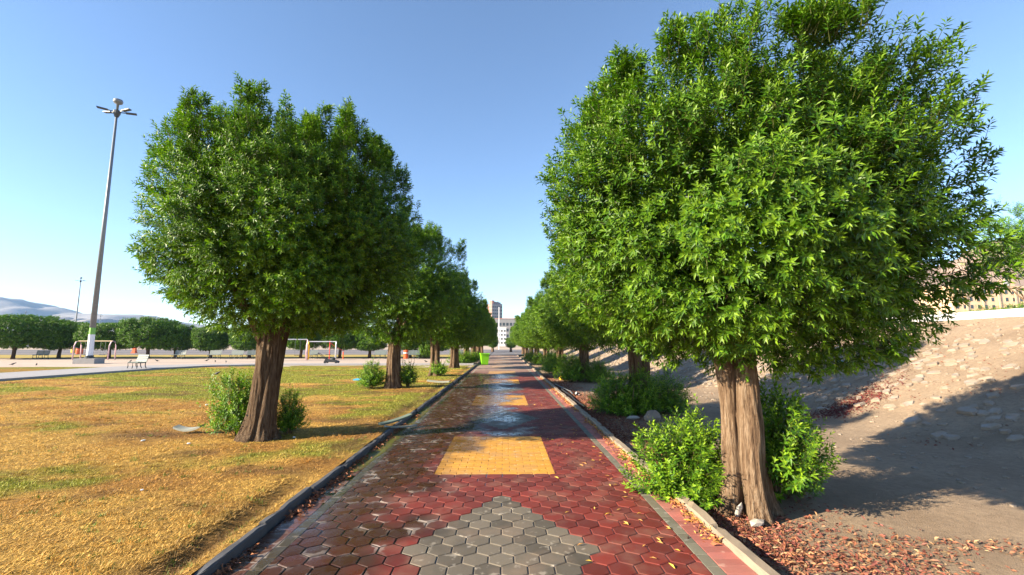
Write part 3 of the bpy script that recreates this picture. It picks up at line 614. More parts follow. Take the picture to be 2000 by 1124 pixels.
def litter(name, x, y, zf, pal, label, L=.055, lift=.012, seed=1):
    g = np.random.default_rng(seed); n = len(x); b = np.stack([x, y, zf(x, y) + g.random(n) * lift + .003], 1)
    a = g.uniform(0, 6.28, n); d = nrm(np.stack([np.cos(a), np.sin(a), g.normal(0, .35, n)], 1)); nv = nrm(np.stack([g.normal(0, .6, n), g.normal(0, .6, n), np.ones(n)], 1))
    pal = np.array(pal); c = pal[g.integers(0, len(pal), n)] * g.uniform(.7, 1.3, (n, 1)); LL = L * g.uniform(.4, 1.5, n)
    v, f, cc = leaf_geo(b, d, nv, LL, LL * g.uniform(.12, .28, n), np.clip(c, .01, 1), fold=.8, droop=-.08)
    return tag(link(name, np_mesh(name, v, f, M['litter'], cc)), label, 'leaf litter', kind='stuff')
REDS = [(.20, .065, .04), (.26, .10, .055), (.15, .045, .035), (.34, .17, .085), (.22, .075, .06)]; PALE = [(.28, .17, .09), (.22, .10, .065), (.19, .08, .06), (.33, .23, .13)]
g = np.random.default_rng(9); n = 42000; y = 2.4 + 24 * g.random(n) ** 1.7; x = 1.96 + np.abs(g.normal(0, .62, n)) * np.clip(.75 + .25 * fbm2(y * .4, y * 0, 4) * 2, .4, 1.5)
k = fbm2(x * 1.4, y * 1.1, 91, 3) + .3 * g.random(n) > .5; litter('leaf_litter', x[k], y[k], slope_z, REDS, 'dense reddish brown leaf litter along the right kerb', L=.042, seed=2)
n = 4200; x = 2.15 + 2.4 * g.random(n) ** 1.2; y = 2.4 + 1.9 * g.random(n); k = fbm2(x * 1.3, y * 1.3, 92, 3) > .47
litter('leaf_litter', x[k], y[k], slope_z, PALE + REDS[:2], 'pale pinkish dry leaves on bare soil at the lower right corner', L=.04, seed=3)
n = 2600; x = 8.6 + g.normal(0, .75, n); y = 11.3 + g.normal(0, .28, n) + (x - 8.6) * .28; litter('leaf_litter', x, y, slope_z, [(.17, .035, .03), (.12, .03, .03)], 'dark red leaf drift at the foot of the bank', seed=4)
n = 5200; x = 7.2 + 6.6 * g.random(n); y = 4 + 26 * g.random(n) ** 1.3; k = fbm2(x * 1.1, y * 1.4, 93, 3) > .54; litter('leaf_litter', x[k], y[k], slope_z, REDS[:3], 'scattered red leaves on the stone bank', seed=5)
pz = lambda x, y: 0 * x + .002
n = 2400; y = 2.6 + 22 * g.random(n) ** 1.6; x = 1.835 - np.abs(g.normal(0, .05, n)) - .13 * (g.random(n) < .2) * g.random(n); k = vn2(y * 1.1, y * 0, 94) > .25; litter('leaf_litter', x[k], y[k], pz, [(.55, .33, .08), (.48, .22, .07), (.36, .12, .06)], 'yellow and orange leaves gathered against the right kerb', L=.05, seed=6)
n = 1500; y = 2.6 + 9 * g.random(n) ** 1.3; x = -2.07 + np.abs(g.normal(0, .06, n)); k = vn2(y * 1.4, y * 0, 95) > .5; litter('leaf_litter', x[k], y[k], pz, [(.28, .11, .05), (.18, .07, .04)], 'wet brown leaves gathered along the left kerb', L=.045, seed=7)
fl = []
for i in range(3):
    v, f, cc = leaf_geo(np.array([[-.03, 0, .0]]), np.array([[1., 0, .12]]), np.array([[0, .2, 1.]]), np.array([.062]), np.array([.0095]), np.array([[(.62, .40, .06), (.55, .33, .08), (.50, .25, .08)][i]]), fold=.7, droop=-.03)
    fl.append(np_mesh('fallen_leaf', v, f, M['litter'], cc))
for i in range(95):
    y = 3.4 + 13 * random.random() ** 1.5; x = 1.5 - abs(random.gauss(0, .42))
    tag(link('fallen_leaf', fl[i % 3], None, None, (x, y, .006), (0, 0, random.uniform(0, 6.3)), [random.uniform(.7, 1.2)] * 3), 'small yellow leaf lying on the red pavers near the right edging', 'leaf', 'yellow leaves fallen on the path')

# ------------------------------------------------------------------ stones on the bank
bank = tag(link('stone_pitching', None), kind='structure'); smv = []
for i in range(8):
    g_ = random.Random(i); n = g_.choice((5, 6, 6, 7)); p = [(math.cos(2*math.pi*k/n) * g_.uniform(.75, 1.2), math.sin(2*math.pi*k/n) * g_.uniform(.6, 1.)) for k in range(n)]
    top = [(x * .9, y * .9, .055 + g_.uniform(-.02, .02)) for x, y in p]; mb = MB()
    mb.add([(x, y, -.09) for x, y in p] + [(x, y, .02) for x, y in p] + top, [tuple(range(2*n, 3*n))] + [(a + k, a + (k+1) % n, a + n + (k+1) % n, a + n + k) for a in (0, n) for k in range(n)]); smv.append(mb)
sms = [m.mesh('pitching_stone', M['stone']) for m in smv]
sts = []
for yy in np.arange(3.5, 70, .29):
    for xx in np.arange(8.0, 13.6, .33):
        x = xx + random.gauss(0, .09) + (.23 if int(yy / .29) % 2 else 0); y = yy + random.gauss(0, .08); p = .6 + .6 * float(sstep(9, 15, np.array(y))); p *= 1 - .8 * float(sstep(11.5, 13.5, np.array(x))) * (1 if y < 20 else .4)
        if random.random() < p * (.55 + .6 * float(vn2(np.array(x * .6), np.array(y * .6), 8))): sts.append((x, y, random.uniform(.075, .175), random.uniform(0, 6.28), random.randrange(8)))
sts += [(8.3, 9.4, .24, .3, 1), (9.0, 8.9, .28, 1.3, 2), (9.6, 8.1, .3, 2., 3), (7.9, 8.4, .2, .6, 4)]
sts.sort(key=lambda q: math.hypot(q[0], q[1])); rest = MB(); rv = []
for i, (x, y, s, a, k) in enumerate(sts):
    e = .05; x_, y_ = np.array([x, x + e, x]), np.array([y, y, y + e]); z = slope_z(x_, y_); tilt = math.atan((float(slope_z(np.array(x + .3), np.array(y))) - float(slope_z(np.array(x - .3), np.array(y)))) / .6)
    Mx = Matrix.Translation((x, y, float(z[0]) - .012 + random.gauss(0, .01))) @ Matrix.Rotation(-tilt, 4, 'Y') @ Matrix.Rotation(a, 4, 'Z') @ Matrix.Rotation(random.gauss(0, .08), 4, 'X') @ Matrix.Diagonal((s, s * random.uniform(.6, 1), .8, 1))
    if i < 300: o = link('pitching_stone', sms[k], None, bank); o.matrix_world = Mx
    else: rest.add([Mx @ Vector(v) for v in smv[k].v], smv[k].f); rv += [random.random()] * len(smv[k].v)
me = rest.mesh('pitching_stones', M['stone']); me.attributes.new('rnd', 'FLOAT', 'POINT').data.foreach_set('value', rv); tag(link('pitching_stones', me, None, bank), kind='stuff')
g = np.random.default_rng(77); mb = MB()
for i in range(2200):
    x = 5.5 + 8.3 * g.random() ** .8; y = 2.5 + 30 * g.random() ** 1.5; k = int(g.integers(8)); sz = g.uniform(.012, .05); Mx = Matrix.Translation((x, y, float(slope_z(np.array(x), np.array(y))))) @ Matrix.Rotation(g.uniform(0, 6.28), 4, 'Z') @ Matrix.Diagonal((sz, sz, sz * 8, 1)); mb.add([Mx @ Vector(v) for v in smv[k].v], smv[k].f)
tag(mb.obj('rubble', M['stone']), 'small loose stones scattered over the bank', 'rubble', kind='stuff')
wallt = thing('low_wall', 'pale low concrete wall along the top of the bank', 'wall', (14.25, 0, 2.36)); wm = MB().box(-.16, .16, .006, 1.194, -.25, .26).mesh('wall_block', M['whitewall'])
for i in range(70): link('wall_block', wm, None, wallt, (random.gauss(0, .008), i * 1.2, random.gauss(0, .008)))
for i in range(16):
    t = thing('ground_shrub', 'low green ground shrub behind the bank wall at the right edge', 'shrub', (15.6 + random.uniform(0, 3.5), 9 + i * 1.1, 2.36), i, 'low shrubs above the bank'); f = link('foliage', SHR[2], None, t, sc=(1.1, 1.1, .55)); f['kind'] = 'stuff'

# ------------------------------------------------------------------ small things on the ground
def blob(name, mat, s, seed, sub=2):
    bm = bmesh.new(); bmesh.ops.create_icosphere(bm, subdivisions=sub, radius=1); g_ = random.Random(seed)
    for v in bm.verts: v.co = Vector((v.co.x * s[0], v.co.y * s[1], v.co.z * s[2])) * (1 + .22 * (float(vn3(np.array([list(v.co)]) * 2.3 + seed, seed)[0]) - .5) * 2)
    me = bpy.data.meshes.new(name); bm.to_mesh(me); bm.free(); me.materials.append(mat); return me
tag(link('rock', blob('rock', M['rock'], (.17, .15, .15), 3), None, None, (3.35, 10.55, .0)), 'round brown rock beside the shaded shrubs', 'rock')
tag(link('stone', blob('stone', M['palestone'], (.085, .06, .035), 4, 1), None, None, (2.44, 4.58, -.06), (0, 0, .4)), 'flat pale stone at the foot of the nearest right trunk', 'stone')
tag(link('stone', blob('stone', M['palestone'], (.045, .025, .09), 5, 1), None, None, (2.36, 4.78, -.02), (.3, .2, .4)), 'upright pale stone leaning by the nearest right trunk', 'stone')
tag(link('stone', blob('stone', M['palestone'], (.16, .07, .05), 6), None, None, (3.0, 10.8, -.05), (0, 0, .1)), 'long pale stone lying left of the round rock', 'stone')
tag(MB().box(-.24, .24, -.13, .13, 0, .2).obj('yellow_block', M['yellowpaint'], loc=(2.95, 22.6, -.1), rot=(.05, .04, .3)), 'yellow painted block lying in the litter right of the path', 'block')
tag(MB().tube([(2.15, 19.6, -.05), (2.22, 18, -.04), (2.08, 16.6, .02), (2.2, 15.2, -.05), (2.12, 13.8, -.03), (2.2, 12.7, -.06)], .028, 8).obj('irrigation_hose', M['black']), 'black hose lying along the right kerb', 'hose')
tag(MB().tube([(2.1, 19.0, .0), (2.17, 17.8, .01), (2.32, 16.2, 0), (2.3, 15.6, -.02)], .02, 8).obj('grey_pipe', M['steel']), 'thin grey pipe beside the black hose', 'pipe')
tag(MB().box(-.1, .1, -.02, .02, 0, .09).box(-.016, .016, -.09, .09, .0, .06).obj('pipe_fitting', M['steel'], loc=(2.5, 15.9, -.09), rot=(.4, .3, .8)), 'pale broken fitting lying by the hose', 'fitting')
def curved_slat(L, w, th, bend):
    mb = MB(); n = 8; vs = []
    for i in range(n + 1): 
        t = i / n - .5; vs += [(L * t, -w / 2, bend * 4 * t * t), (L * t, w / 2, bend * 4 * t * t), (L * t, w / 2, bend * 4 * t * t + th), (L * t, -w / 2, bend * 4 * t * t + th)]
    fs = [(0, 1, 2, 3), (4*n + 3, 4*n + 2, 4*n + 1, 4*n)] + [(4*i + k, 4*i + 4 + k, 4*i + 4 + (k+1) % 4, 4*i + (k+1) % 4) for i in range(n) for k in range(4)]
    return mb.add(vs, fs)
tag(curved_slat(.5, .14, .035, .06).obj('broken_board', M['palewood'], loc=(-5.6, 8.45, .12), rot=(.12, -.05, -.1)), 'pale curved broken board lying on the lawn left of the nearest trunk', 'board')
tag(curved_slat(.75, .1, .035, .02).obj('green_plank', M['plank'], loc=(-2.12, 9.2, .15), rot=(.1, -.12, .9)), 'dark green plank lying across the left kerb', 'plank')
tag(curved_slat(.8, .05, .03, .02).obj('narrow_plank', M['palewood'], loc=(-1.98, 9.05, .05), rot=(0, .12, .95)), 'narrow grey plank leaning from the left kerb onto the pavers', 'plank')
tag(curved_slat(.95, .12, .04, .03).obj('flat_plank', M['palewood'], loc=(-2.62, 18.5, .13), rot=(.2, .03, -.25)), 'dark weathered plank lying on dry grass by the second left tree', 'plank')
tag(MB().box(-.35, .35, -.25, .25, 0, .05).obj('valve_cover', M['bluepaint'], loc=(-6.1, 20.1, .1)), 'small blue grey valve cover set in the lawn', 'cover')
tag(MB().lathe([(.002, 0), (.05, .002), (.055, .05), (.055, .16), (.02, .21), (.018, .24)], 10).obj('plastic_bottle', M['cyan'], loc=(10.6, 14.6, float(slope_z(np.array(10.6), np.array(14.6))) + .07), rot=(1.45, 0, 1.2), smooth=True), 'crushed cyan plastic bottle lying on the stone bank', 'bottle')
for i, (x, y, sz) in enumerate(((-5.0, 7.55, .06), (-5.9, 7.8, .07), (-3.9, 5.2, .045), (-3.55, 8.0, .06), (-5.2, 4.15, .04), (-7.7, 12.2, .09))):
    tag(link('paper_scrap', blob('paper_scrap', M['white'], (sz * .55, sz * .4, sz * .2), 20 + i, 1), None, None, (x, y, float(lawn_z(np.array(x), np.array(y))) + .015), (0, 0, i)), ['white scrap just below the broken board', 'crumpled white scrap left of the broken board', 'grey white scrap on dry grass near the path kerb', 'white scrap in the shade right of the nearest left trunk', 'tiny white scrap in the lower left lawn', 'white scrap on the lawn left of the bright shrub'][i], 'litter')

# ------------------------------------------------------------------ lime bin
b = thing('litter_bin', 'lime green open wheeled bin standing at the left edge of the path', 'bin', (-1.55, 36.4, 0), .2)
mb = MB(); ws = [(.22, .02), (.24, .06), (.33, .86)]; vs = []
for w, z in ws: vs += [(-w, -w * .95, z), (w, -w * .95, z), (w, w * .95, z), (-w, w * .95, z)]
for w, z in ((.30, .86), (.21, .10)): vs += [(-w, -w * .95, z), (w, -w * .95, z), (w, w * .95, z), (-w, w * .95, z)]
fs = [(3, 2, 1, 0)] + [(4*l + k, 4*l + (k+1) % 4, 4*l + 4 + (k+1) % 4, 4*l + 4 + k) for l in range(4) for k in range(4)] + [(16, 17, 18, 19)]
mb.add(vs, fs).obj('body', M['lime'], b)
rm = MB(); 
for x0, x1, y0, y1 in ((-.37, .37, -.36, -.31), (-.37, .37, .31, .36), (-.37, -.32, -.31, .31), (.32, .37, -.31, .31)): rm.box(x0, x1, y0, y1, .845, .905)
rm.obj('rim', M['lime'], b)
for s in (-1, 1): MB().tube([(s * .26 - .03, .26, .1), (s * .26 + .03, .26, .1)], .1, 14).obj('wheel', M['black'], b)
MB().tube([(-.25, .38, .82), (-.25, .45, .84), (.25, .45, .84), (.25, .38, .82)], .018, 6).obj('handle', M['lime'], b)

# ------------------------------------------------------------------ benches
def make_bench():
    t = link('bench', None)
    for y, z, tl in ((.0, .42, 0), (.11, .415, 0), (.22, .41, 0), (.33, .42, 0)): MB().box(-.62, .62, y - .045, y + .045, z, z + .03).obj('seat_slat', M['benchpaint'], t)
    for y, z in ((-.08, .50), (-.11, .61), (-.14, .72), (-.17, .83)): MB().box(-.62, .62, -.015, .015, -.045, .045, Matrix.Translation((0, y, z)) @ Matrix.Rotation(.25, 4, 'X')).obj('back_slat', M['benchpaint'], t)
    for s in (-.55, 0, .55):
        MB().tube([(s, .40, 0), (s, .36, .2), (s, .38, .39), (s, .1, .40), (s, -.06, .42), (s, -.12, .6), (s, -.2, .88)], .026, 6).tube([(s, -.14, 0), (s, -.05, .2), (s, -.04, .40)], .026, 6).obj('leg_frame', M['darksteel'], t)
    return t
bp = make_bench(); bpos = [(-22.3, 28.6, 2.65, 'lone grey green slatted bench on the lawn edge beside the pale footpath')]
for x, rz, lb in ((-54.6, .0, 'dark bench at the left edge behind the sand'), (-48.6, .1, 'dark bench between the two leftmost clipped trees'), (-34.3, -.1, 'pale bench behind the sand right of the lone bench'), (-30.6, 0, 'far bench left of the nearest left trunk, first of three'), (-28.3, 0, 'far bench left of the nearest left trunk, middle of three'), (-26.6, .2, 'far bench nearest to the left trunk among three'), (-20.4, 0, 'long far bench behind the pink and yellow swing legs'), (-13.2, 0, 'far bench left of the second left trunk'), (-9.6, .1, 'far bench beside the orange bin')): bpos.append((x, 49.2, rz + 3.14, lb))
for i, (x, y, rz, lb) in enumerate(bpos):
    t = bp if i == 0 else copy_tree(bp); t.location = (x, y, .11 if i == 0 else .07); t.rotation_euler.z = rz; tag(t, lb, 'bench', 'slatted park benches')

# ------------------------------------------------------------------ swings, slide, mower
def swing(x, y, rz, L, H, ca, cb, cbar, lb):
    t = thing('swing_set', lb, 'swing', (x, y, .07), rz, 'playground swing sets')
    for s, cm in ((-1, ca), (1, cb)):
        X = s * L / 2; MB().tube([(X, -.45, 0), (X, -.4, H * .75), (X, -.25, H * .95), (X, 0, H), (X, .25, H * .95), (X, .4, H * .75), (X, .45, 0)], .055, 8).obj('end_frame', cm, t, smooth=True)
    MB().tube([(-L / 2, 0, H), (L / 2, 0, H)], .045, 8).obj('crossbar', cbar, t)
    for c in (-L * .22, L * .22):
        for d in (-.22, .22): MB().tube([(c + d, 0, H), (c + d, 0, .5)], .012, 5).obj('chain', M['steel'], t)
        MB().box(c - .24, c + .24, -.1, .1, .46, .5).obj('seat', M['black'], t)
swing(-40.9, 46.6, .05, 3.3, 1.85, M['pinkpaint'], M['pinkpaint'], M['creampaint'], 'pink swing frame with cream top bar behind the tall lamp mast')
swing(-20.6, 44.5, .5, 3.0, 2.0, M['bluepaint'], M['pinkpaint'], M['white'], 'blue and pink swing frame seen right of the nearest left trunk')
swing(-18.6, 47.3, .3, 2.6, 1.8, M['yellowpaint'], M['white'], M['white'], 'yellow and white swing frame just right of the blue one')
t = thing('slide', 'small red slide beside the white swing leg', 'slide', (-17.6, 48.6, .07), .4); curved_slat(1.6, .45, .05, .1).obj('chute', M['redpaint'], t, loc=(0, 0, 1.15), rot=(0, .55, 0))
for s in (-.2, .2): MB().tube([(-.7, s, 0), (-.7, s, 1.9)], .035, 6).obj('post', M['redpaint'], t); MB().tube([(.65, s, 0), (.65, s, .75)], .035, 6).obj('post', M['orange'], t)
m = thing('lawn_mower', 'black lawn mower with raised handle parked at the edge of the sand', 'mower', (-13.4, 36.0, .15), .1)
MB().add([(-.5, -.3, .1), (.55, -.3, .08), (.55, .3, .08), (-.5, .3, .1), (-.42, -.25, .34), (.35, -.25, .24), (.35, .25, .24), (-.42, .25, .34)], [(3, 2, 1, 0), (4, 5, 6, 7), (0, 1, 5, 4), (1, 2, 6, 5), (2, 3, 7, 6), (3, 0, 4, 7)]).obj('deck', M['black'], m)
MB().lathe([(.16, .26), (.17, .38), (.1, .44), (.02, .45)], 12, (.12, 0)).obj('engine', M['darksteel'], m)
for s in (-.22, .22): MB().tube([(-.35, s, .28), (-.9, s, .72), (-1.0, s, .78)], .022, 6).obj('handle', M['black'], m)
MB().tube([(-1.0, -.22, .78), (-1.0, .22, .78)], .025, 6).obj('grip', M['black'], m)
for sx in (-.4, .42):
    for s in (-.33, .33): MB().tube([(sx, s - .03, .1), (sx, s + .03, .1)], .1, 12).obj('wheel', M['black'], m)

# ------------------------------------------------------------------ birds
def bird_mesh():
    mb = MB(); prof = [(-.19, .008, .07), (-.10, .018, .085), (-.05, .045, .10), (.02, .055, .115), (.07, .042, .14), (.10, .03, .165), (.125, .03, .18), (.15, .02, .178), (.185, .003, .17)]; n = 8; vs = []
    for x, r, z in prof:
        for k in range(n): a = 2 * math.pi * k / n; vs.append((x, r * .85 * math.cos(a), z + r * math.sin(a)))
    fs = [(i*n + k, i*n + (k+1) % n, (i+1)*n + (k+1) % n, (i+1)*n + k) for i in range(len(prof) - 1) for k in range(n)]
    return mb.add(vs, fs).mesh('body', M['feather'], True)
bm_ = bird_mesh(); legm = MB().tube([(0, 0, 0), (.005, 0, .07)], .005, 5).mesh('leg', M['feather'])
birds = [(-14.2, 23.1, 'dark bird standing on the lawn left of the nearest left tree')] + [(x, y, 'small dark bird standing on the pale sand') for x, y in ((-32, 40), (-30.5, 41), (-24.5, 39.5), (-26.5, 41.5), (-23, 38.5), (-6.6, 39), (-33.5, 33.6), (-36, 34.4))]
for i, (x, y, lb) in enumerate(birds):
    t = thing('bird', lb, 'bird', (x, y, float(lawn_z(np.array(x), np.array(y))) if i == 0 else .07), i * 1.7, 'birds on the sand' if i else None, (1.05,) * 3)
    link('body', bm_, None, t)
    for s in (-.02, .02): link('leg', legm, None, t, (.0, s, 0))

# ------------------------------------------------------------------ lamp masts
def mast(x, y, H, lb, detail=True, z0=.1):
    t = thing('lamp_mast', lb, 'lamp post', (x, y, z0), .15, 'tall lamp masts')
    if detail:
        MB().box(-.75, .75, -.6, .6, -.1, .38).obj('foundation', M['concrete'], t)
        MB().lathe([(.34, .38), (.34, .44), (.27, .5), (.27, .62)], 12).obj('base_plate', M['darksteel'], t)
        MB().lathe([(.225, .62), (.21, 2.3)], 8).obj('painted_sleeve', M['white'], t); MB().lathe([(.209, 2.3), (.204, 2.85)], 8).obj('green_band', M['greenpaint'], t)
        MB().lathe([(.20, 2.85), (.085, H - .6)], 12).obj('pole', M['steel'], t, smooth=True)
    else: MB().lathe([(.24, -.1), (.12, H - .6)], 8).obj('pole', M['steel'], t)
    MB().lathe([(.14, H - .9), (.26, H - .6), (.26, H - .35), (.12, H - .25)], 10).obj('hub', M['darksteel'], t)
    for a in (.35, -.35, math.pi + .35, math.pi - .35):
        Mx = Matrix.Translation((0, 0, H)) @ Matrix.Rotation(a, 4, 'Z') @ Matrix.Rotation(-.1, 4, 'Y') @ Matrix.Translation((0, 0, -H)); h = MB().box(.2, .55, -.035, .035, H - .49, H - .43, Mx).obj('arm', M['darksteel'], t)
        MB().box(.55, 1.3, -.15, .15, H - .50, H - .42, Mx).obj('floodlight', M['darksteel'], t)
    MB().lathe([(.08, H - .25), (.1, H + .25), (.3, H + .35), (.36, H + .5), (.32, H + .66), (.1, H + .74)], 14).obj('top_dome', M['steel'], t, smooth=True)
mast(-33.55, 37.8, 21.9, 'tall grey lamp mast with four floodlights on a concrete block')
mast(-135, 146, 22, 'slimmer distant lamp mast left of the tall near mast', False, 0)
mast(-310, 300, 22, 'far lamp mast standing before the hazy hills at left', False, 0); mast(-262, 300, 20, 'far lamp mast right of the tall near mast', False, 0)
p = thing('flag_pole', 'thin white pole before the tower at the end of the path', 'pole', (-1.6, 140, 0)); MB().lathe([(.14, -.2), (.10, 12.5)], 8).obj('shaft', M['white'], p); MB().lathe([(.02, 12.5), (.16, 12.6), (.16, 12.75), (.02, 12.85)], 8).obj('finial', M['white'], p)
def barrel(x, y, mat, lb, s=1.):
    t = thing('barrel', lb, 'barrel', (x, y, .06), 0, sc=(s, s, s)); MB().lathe([(.26, 0), (.3, .05), (.3, .45), (.27, .5), (.3, .55), (.28, 1.0), (.1, 1.03)], 12).obj('drum', mat, t); MB().lathe([(.302, .62), (.302, .75)], 12).obj('stripe', M['white'], t)
barrel(-75.5, 82, M['yellowpaint'], 'yellow barrel between the left clipped trees', 1.6); barrel(-65.5, 72, M['orange'], 'orange barrel right of the yellow barrel', 1.5); barrel(-10.55, 49.6, M['orange'], 'orange bin beside the far bench between left trunks', .9)
t = thing('road_barrier', 'orange red tapered barrier between clipped trees by the road', 'barrier', (-63.5, 80, .06)); MB().add([(-.28, -.25, 0), (.28, -.25, 0), (.28, .25, 0), (-.28, .25, 0), (-.12, -.12, 2.1), (.12, -.12, 2.1), (.12, .12, 2.1), (-.12, .12, 2.1)], [(3, 2, 1, 0), (4, 5, 6, 7), (0, 1, 5, 4), (1, 2, 6, 5), (2, 3, 7, 6), (3, 0, 4, 7)]).obj('body', M['orange'], t); MB().box(-.36, .36, -.36, .36, -.02, .1).obj('base', M['orange'], t)

# ------------------------------------------------------------------ buildings
def facade(name, lb, x, y, z, rz, w, d, h, cols, rows, wm, ww, wh, sill, z1, dz, win=M['glass'], front=True, side=0):
    t = thing(name, lb, 'building', (x, y, z), rz); MB().box(-w/2, w/2, 0, d, 0, h).obj('wall', wm, t)
    fm = MB().box(-ww/2, ww/2, -.06, .0, 0, wh).mesh('window', wm); pm = MB().box(-ww/2 + .12, ww/2 - .12, -.075, -.061, .12, wh - .12).mesh('pane', win)
    for r in range(rows):
        for c in range(cols):
            X = -w/2 + (c + .5) * w / cols; f = link('window', fm, None, t, (X, -.002, z1 + r * dz)); link('pane', pm, None, f)
    for r in range(side * rows):
        for c in range(side):
            f = link('window', fm, None, t, (-w/2 - .002, d * (c + .5) / side, z1 + r * dz), (0, 0, -math.pi/2)); link('pane', pm, None, f)
    return t
tw = facade('unfinished_tower', 'tall unfinished tower of raw brick and grey concrete above the path end', -7, 450, 0, .5, 11.4, 11.4, 41, 5, 11, M['rawgrey'], 1.5, 1.6, 0, 4, 3.3)
for i in range(12): MB().box(-5.9, 5.9, -.25, 11.6, 3.1 + i * 3.3, 3.35 + i * 3.3).obj('floor_slab', M['concrete'], tw)
MB().box(-5.88, -5.72, .3, 11.2, 2, 40.8).obj('brick_side', M['brickred'], tw)
for i, (a, b2, h) in enumerate(((-5.6, -3, 3.2), (-2, -.3, 2.2), (.8, 2.8, 2.4), (3.9, 5.6, 1.8))): MB().box(a, b2, .3 + i, 6 + i, 40.95, 41 + h).obj('roof_block', M['brickred'] if i == 0 else M['rawgrey'], tw)
wb = facade('white_building', 'small white building with square dark windows under the tower', -1.6, 300, 0, 0, 5.8, 9, 12.2, 3, 4, M['whitewall'], 1.3, 1.3, 0, 1.6, 2.6); MB().box(-3.05, 3.05, -.2, 9.2, 12.2, 12.6).obj('parapet', M['whitewall'], wb)
lb_ = facade('low_block', 'low brown block with dark glazing between tower and white building', 1, 340, 0, 0, 16, 12, 20, 6, 4, M['rawgrey'], 2., 2.4, 0, 2, 4.3); MB().box(-8.2, 8.2, -.2, 12.2, 20, 20.6).obj('parapet', M['brickred'], lb_)
cb = facade('cream_building', 'cream building with arched parapet above the bank at right', 226, 200, 2.3, .05, 52, 16, 24.5, 15, 7, M['cream'], 1.6, 1.9, 0, 1.4, 3.35)
MB().box(-26.3, 26.3, -.3, 16.3, 24.5, 25.2).obj('cornice', M['cream'], cb)
for cx in (-16, 0, 16):
    n = 16; pts = [(cx + 4.2 * math.cos(math.pi * k / n), 4.2 * math.sin(math.pi * k / n) * .8) for k in range(n + 1)]
    MB().add([(x, -.45, 25.2 + z) for x, z in pts] + [(x, .4, 25.2 + z) for x, z in pts], [tuple(range(n + 1))[::-1], tuple(range(n + 1, 2*n + 2))] + [(k, k + 1, k + n + 2, k + n + 1) for k in range(n)]).obj('arched_parapet', M['cream'], cb)
    MB().lathe([(1.3, 0), (1.5, .12), (1.3, .25)], 18).obj('roundel', M['whitewall'], cb, loc=(cx, -.46, 26.5), rot=(R(90), 0, 0))
    MB().box(cx - 4.4, cx - 3.6, -.5, -.31, 0, 24.5).box(cx + 3.6, cx + 4.4, -.5, -.31, 0, 24.5).obj('pilaster', M['cream'], cb)
wh = facade('warehouse', 'long low pale warehouse roof before the hazy hills at left', -300, 290, 0, .3, 150, 40, 9, 30, 1, M['whitewall'], 2., 2., 0, 3, 3)
MB().add([(-76, -1, 9), (76, -1, 9), (76, 41, 9), (-76, 41, 9), (-76, 20, 13), (76, 20, 13)], [(0, 1, 5, 4), (1, 2, 5), (2, 3, 4, 5), (3, 0, 4), (3, 2, 1, 0)]).obj('roof', M['roof'], wh)
pb = facade('pinkish_building', 'distant pinkish flat building above the leftmost clipped tree', -500, 470, 0, 0, 22, 14, 24, 7, 6, M['brickred'], 1.6, 1.6, 0, 2, 3.6); MB().box(-6, 6, 3, 10, 24, 28).obj('roof_room', M['brickred'], pb)

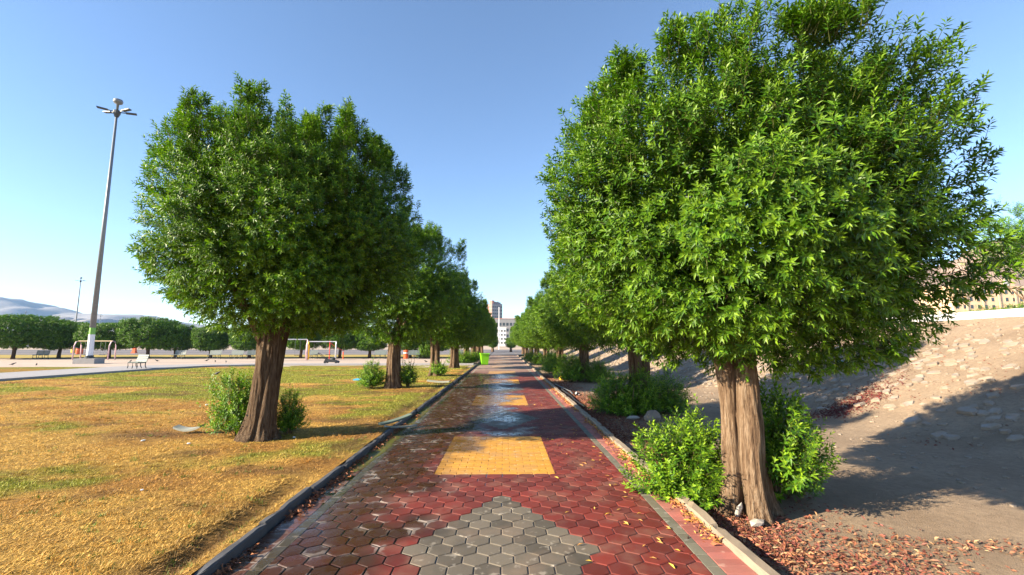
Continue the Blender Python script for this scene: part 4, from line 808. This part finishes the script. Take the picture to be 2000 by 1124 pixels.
# ------------------------------------------------------------------ olive tree right, palm left, mountains
P, N = crown_pts(2600, 3.2, 6.4, 2.6, 717, 2.1, 2.0, .28, .2, .8, .4); CROWN['O'] = foliage('crown', P, N, 0, 9, .16, .3, 717, 2, .45, 1.35)
tree('loose_tree', 'O', 'C', (35.0, 29.5, 2.3), 'loose olive green tree on top of the bank at the right edge', 'tree', None, 0, nlimb=4)
def ridge(name, prof, D, depth, mat, base, lb=None, rough=.12, seed=1, nx=160, ny=26):
    xs = np.linspace(prof[0][0], prof[-1][0], nx); hs = np.interp(xs, [p[0] for p in prof], [p[1] for p in prof]); v = []
    for j in range(ny):
        t = j / (ny - 1); e = math.sin(min(1, t * 1.6) * math.pi / 2) if t < .625 else math.cos((t - .625) / .375 * math.pi / 2)
        yy = D - depth * .6 + depth * t; n = fbm2(xs * .02 * 300 / depth, xs * 0 + yy * .02 * 300 / depth, seed, 5)
        z = hs * max(e, 0) * (1 + rough * 2 * (n - .5) * (2 if t < .6 else 1)) + base; v.append(np.stack([xs + (vn2(xs * .03, xs * 0 + j, seed + 9) - .5) * depth * .04, xs * 0 + yy, z], 1))
    v = np.concatenate(v); i = np.arange((ny - 1) * (nx - 1)); r = i // (nx - 1); c = i % (nx - 1); a = r * nx + c
    return tag(link(name, np_mesh(name, v, np.stack([a, a + 1, a + nx + 1, a + nx], 1), mat, None, True)), kind='structure')
px = lambda u, v, Y: (Y * ((u - 1000) / 889 / .99 + .017), 1.65 - ((v - 562) / 889 * .9924 - .1227) / .993 * Y)
ridge('mountain_range', [px(u, v, 1500) for u, v in ((-420, 600), (-300, 570), (-160, 590), (-60, 578), (0, 583), (20, 584), (40, 593), (62, 594), (76, 591), (86, 595), (108, 604), (132, 602), (160, 612), (200, 616), (228, 611), (250, 613), (275, 618), (300, 622), (345, 628), (420, 640), (520, 655))], 1500, 700, M['hill'], 0, seed=3)
ridge('low_hills', [px(u, v, 900) for u, v in ((-300, 640), (-100, 628), (20, 630), (62, 622), (85, 621), (100, 627), (118, 632), (135, 623), (150, 624), (165, 630), (172, 624), (190, 632), (222, 630), (238, 626), (256, 633), (272, 628), (290, 634), (305, 627), (340, 640), (420, 652))], 900, 260, M['hill'], 0, seed=5)
ridge('rocky_mountain', [px(u, v, 420) for u, v in ((1500, 660), (1640, 610), (1760, 560), (1850, 530), (1920, 508), (1960, 497), (2040, 470), (2200, 440), (2500, 500), (2800, 640))], 470, 240, M['hill2'], 0, seed=7, rough=.2)

# ------------------------------------------------------------------ haze
hz = NT('haze'); pv = hz.n('ShaderNodeVolumePrincipled'); pv.inputs['Color'].default_value = (.42, .66, 1, 1); pv.inputs['Density'].default_value = .00014; pv.inputs['Anisotropy'].default_value = -.1
hz.l(pv.outputs[0], hz.out.inputs['Volume'])
HZ = True
if HZ: tag(MB().box(-2700, 2700, -400, 2100, -1.7, 190).obj('haze', hz.m), 'thin pale haze in the air', 'haze', kind='stuff')
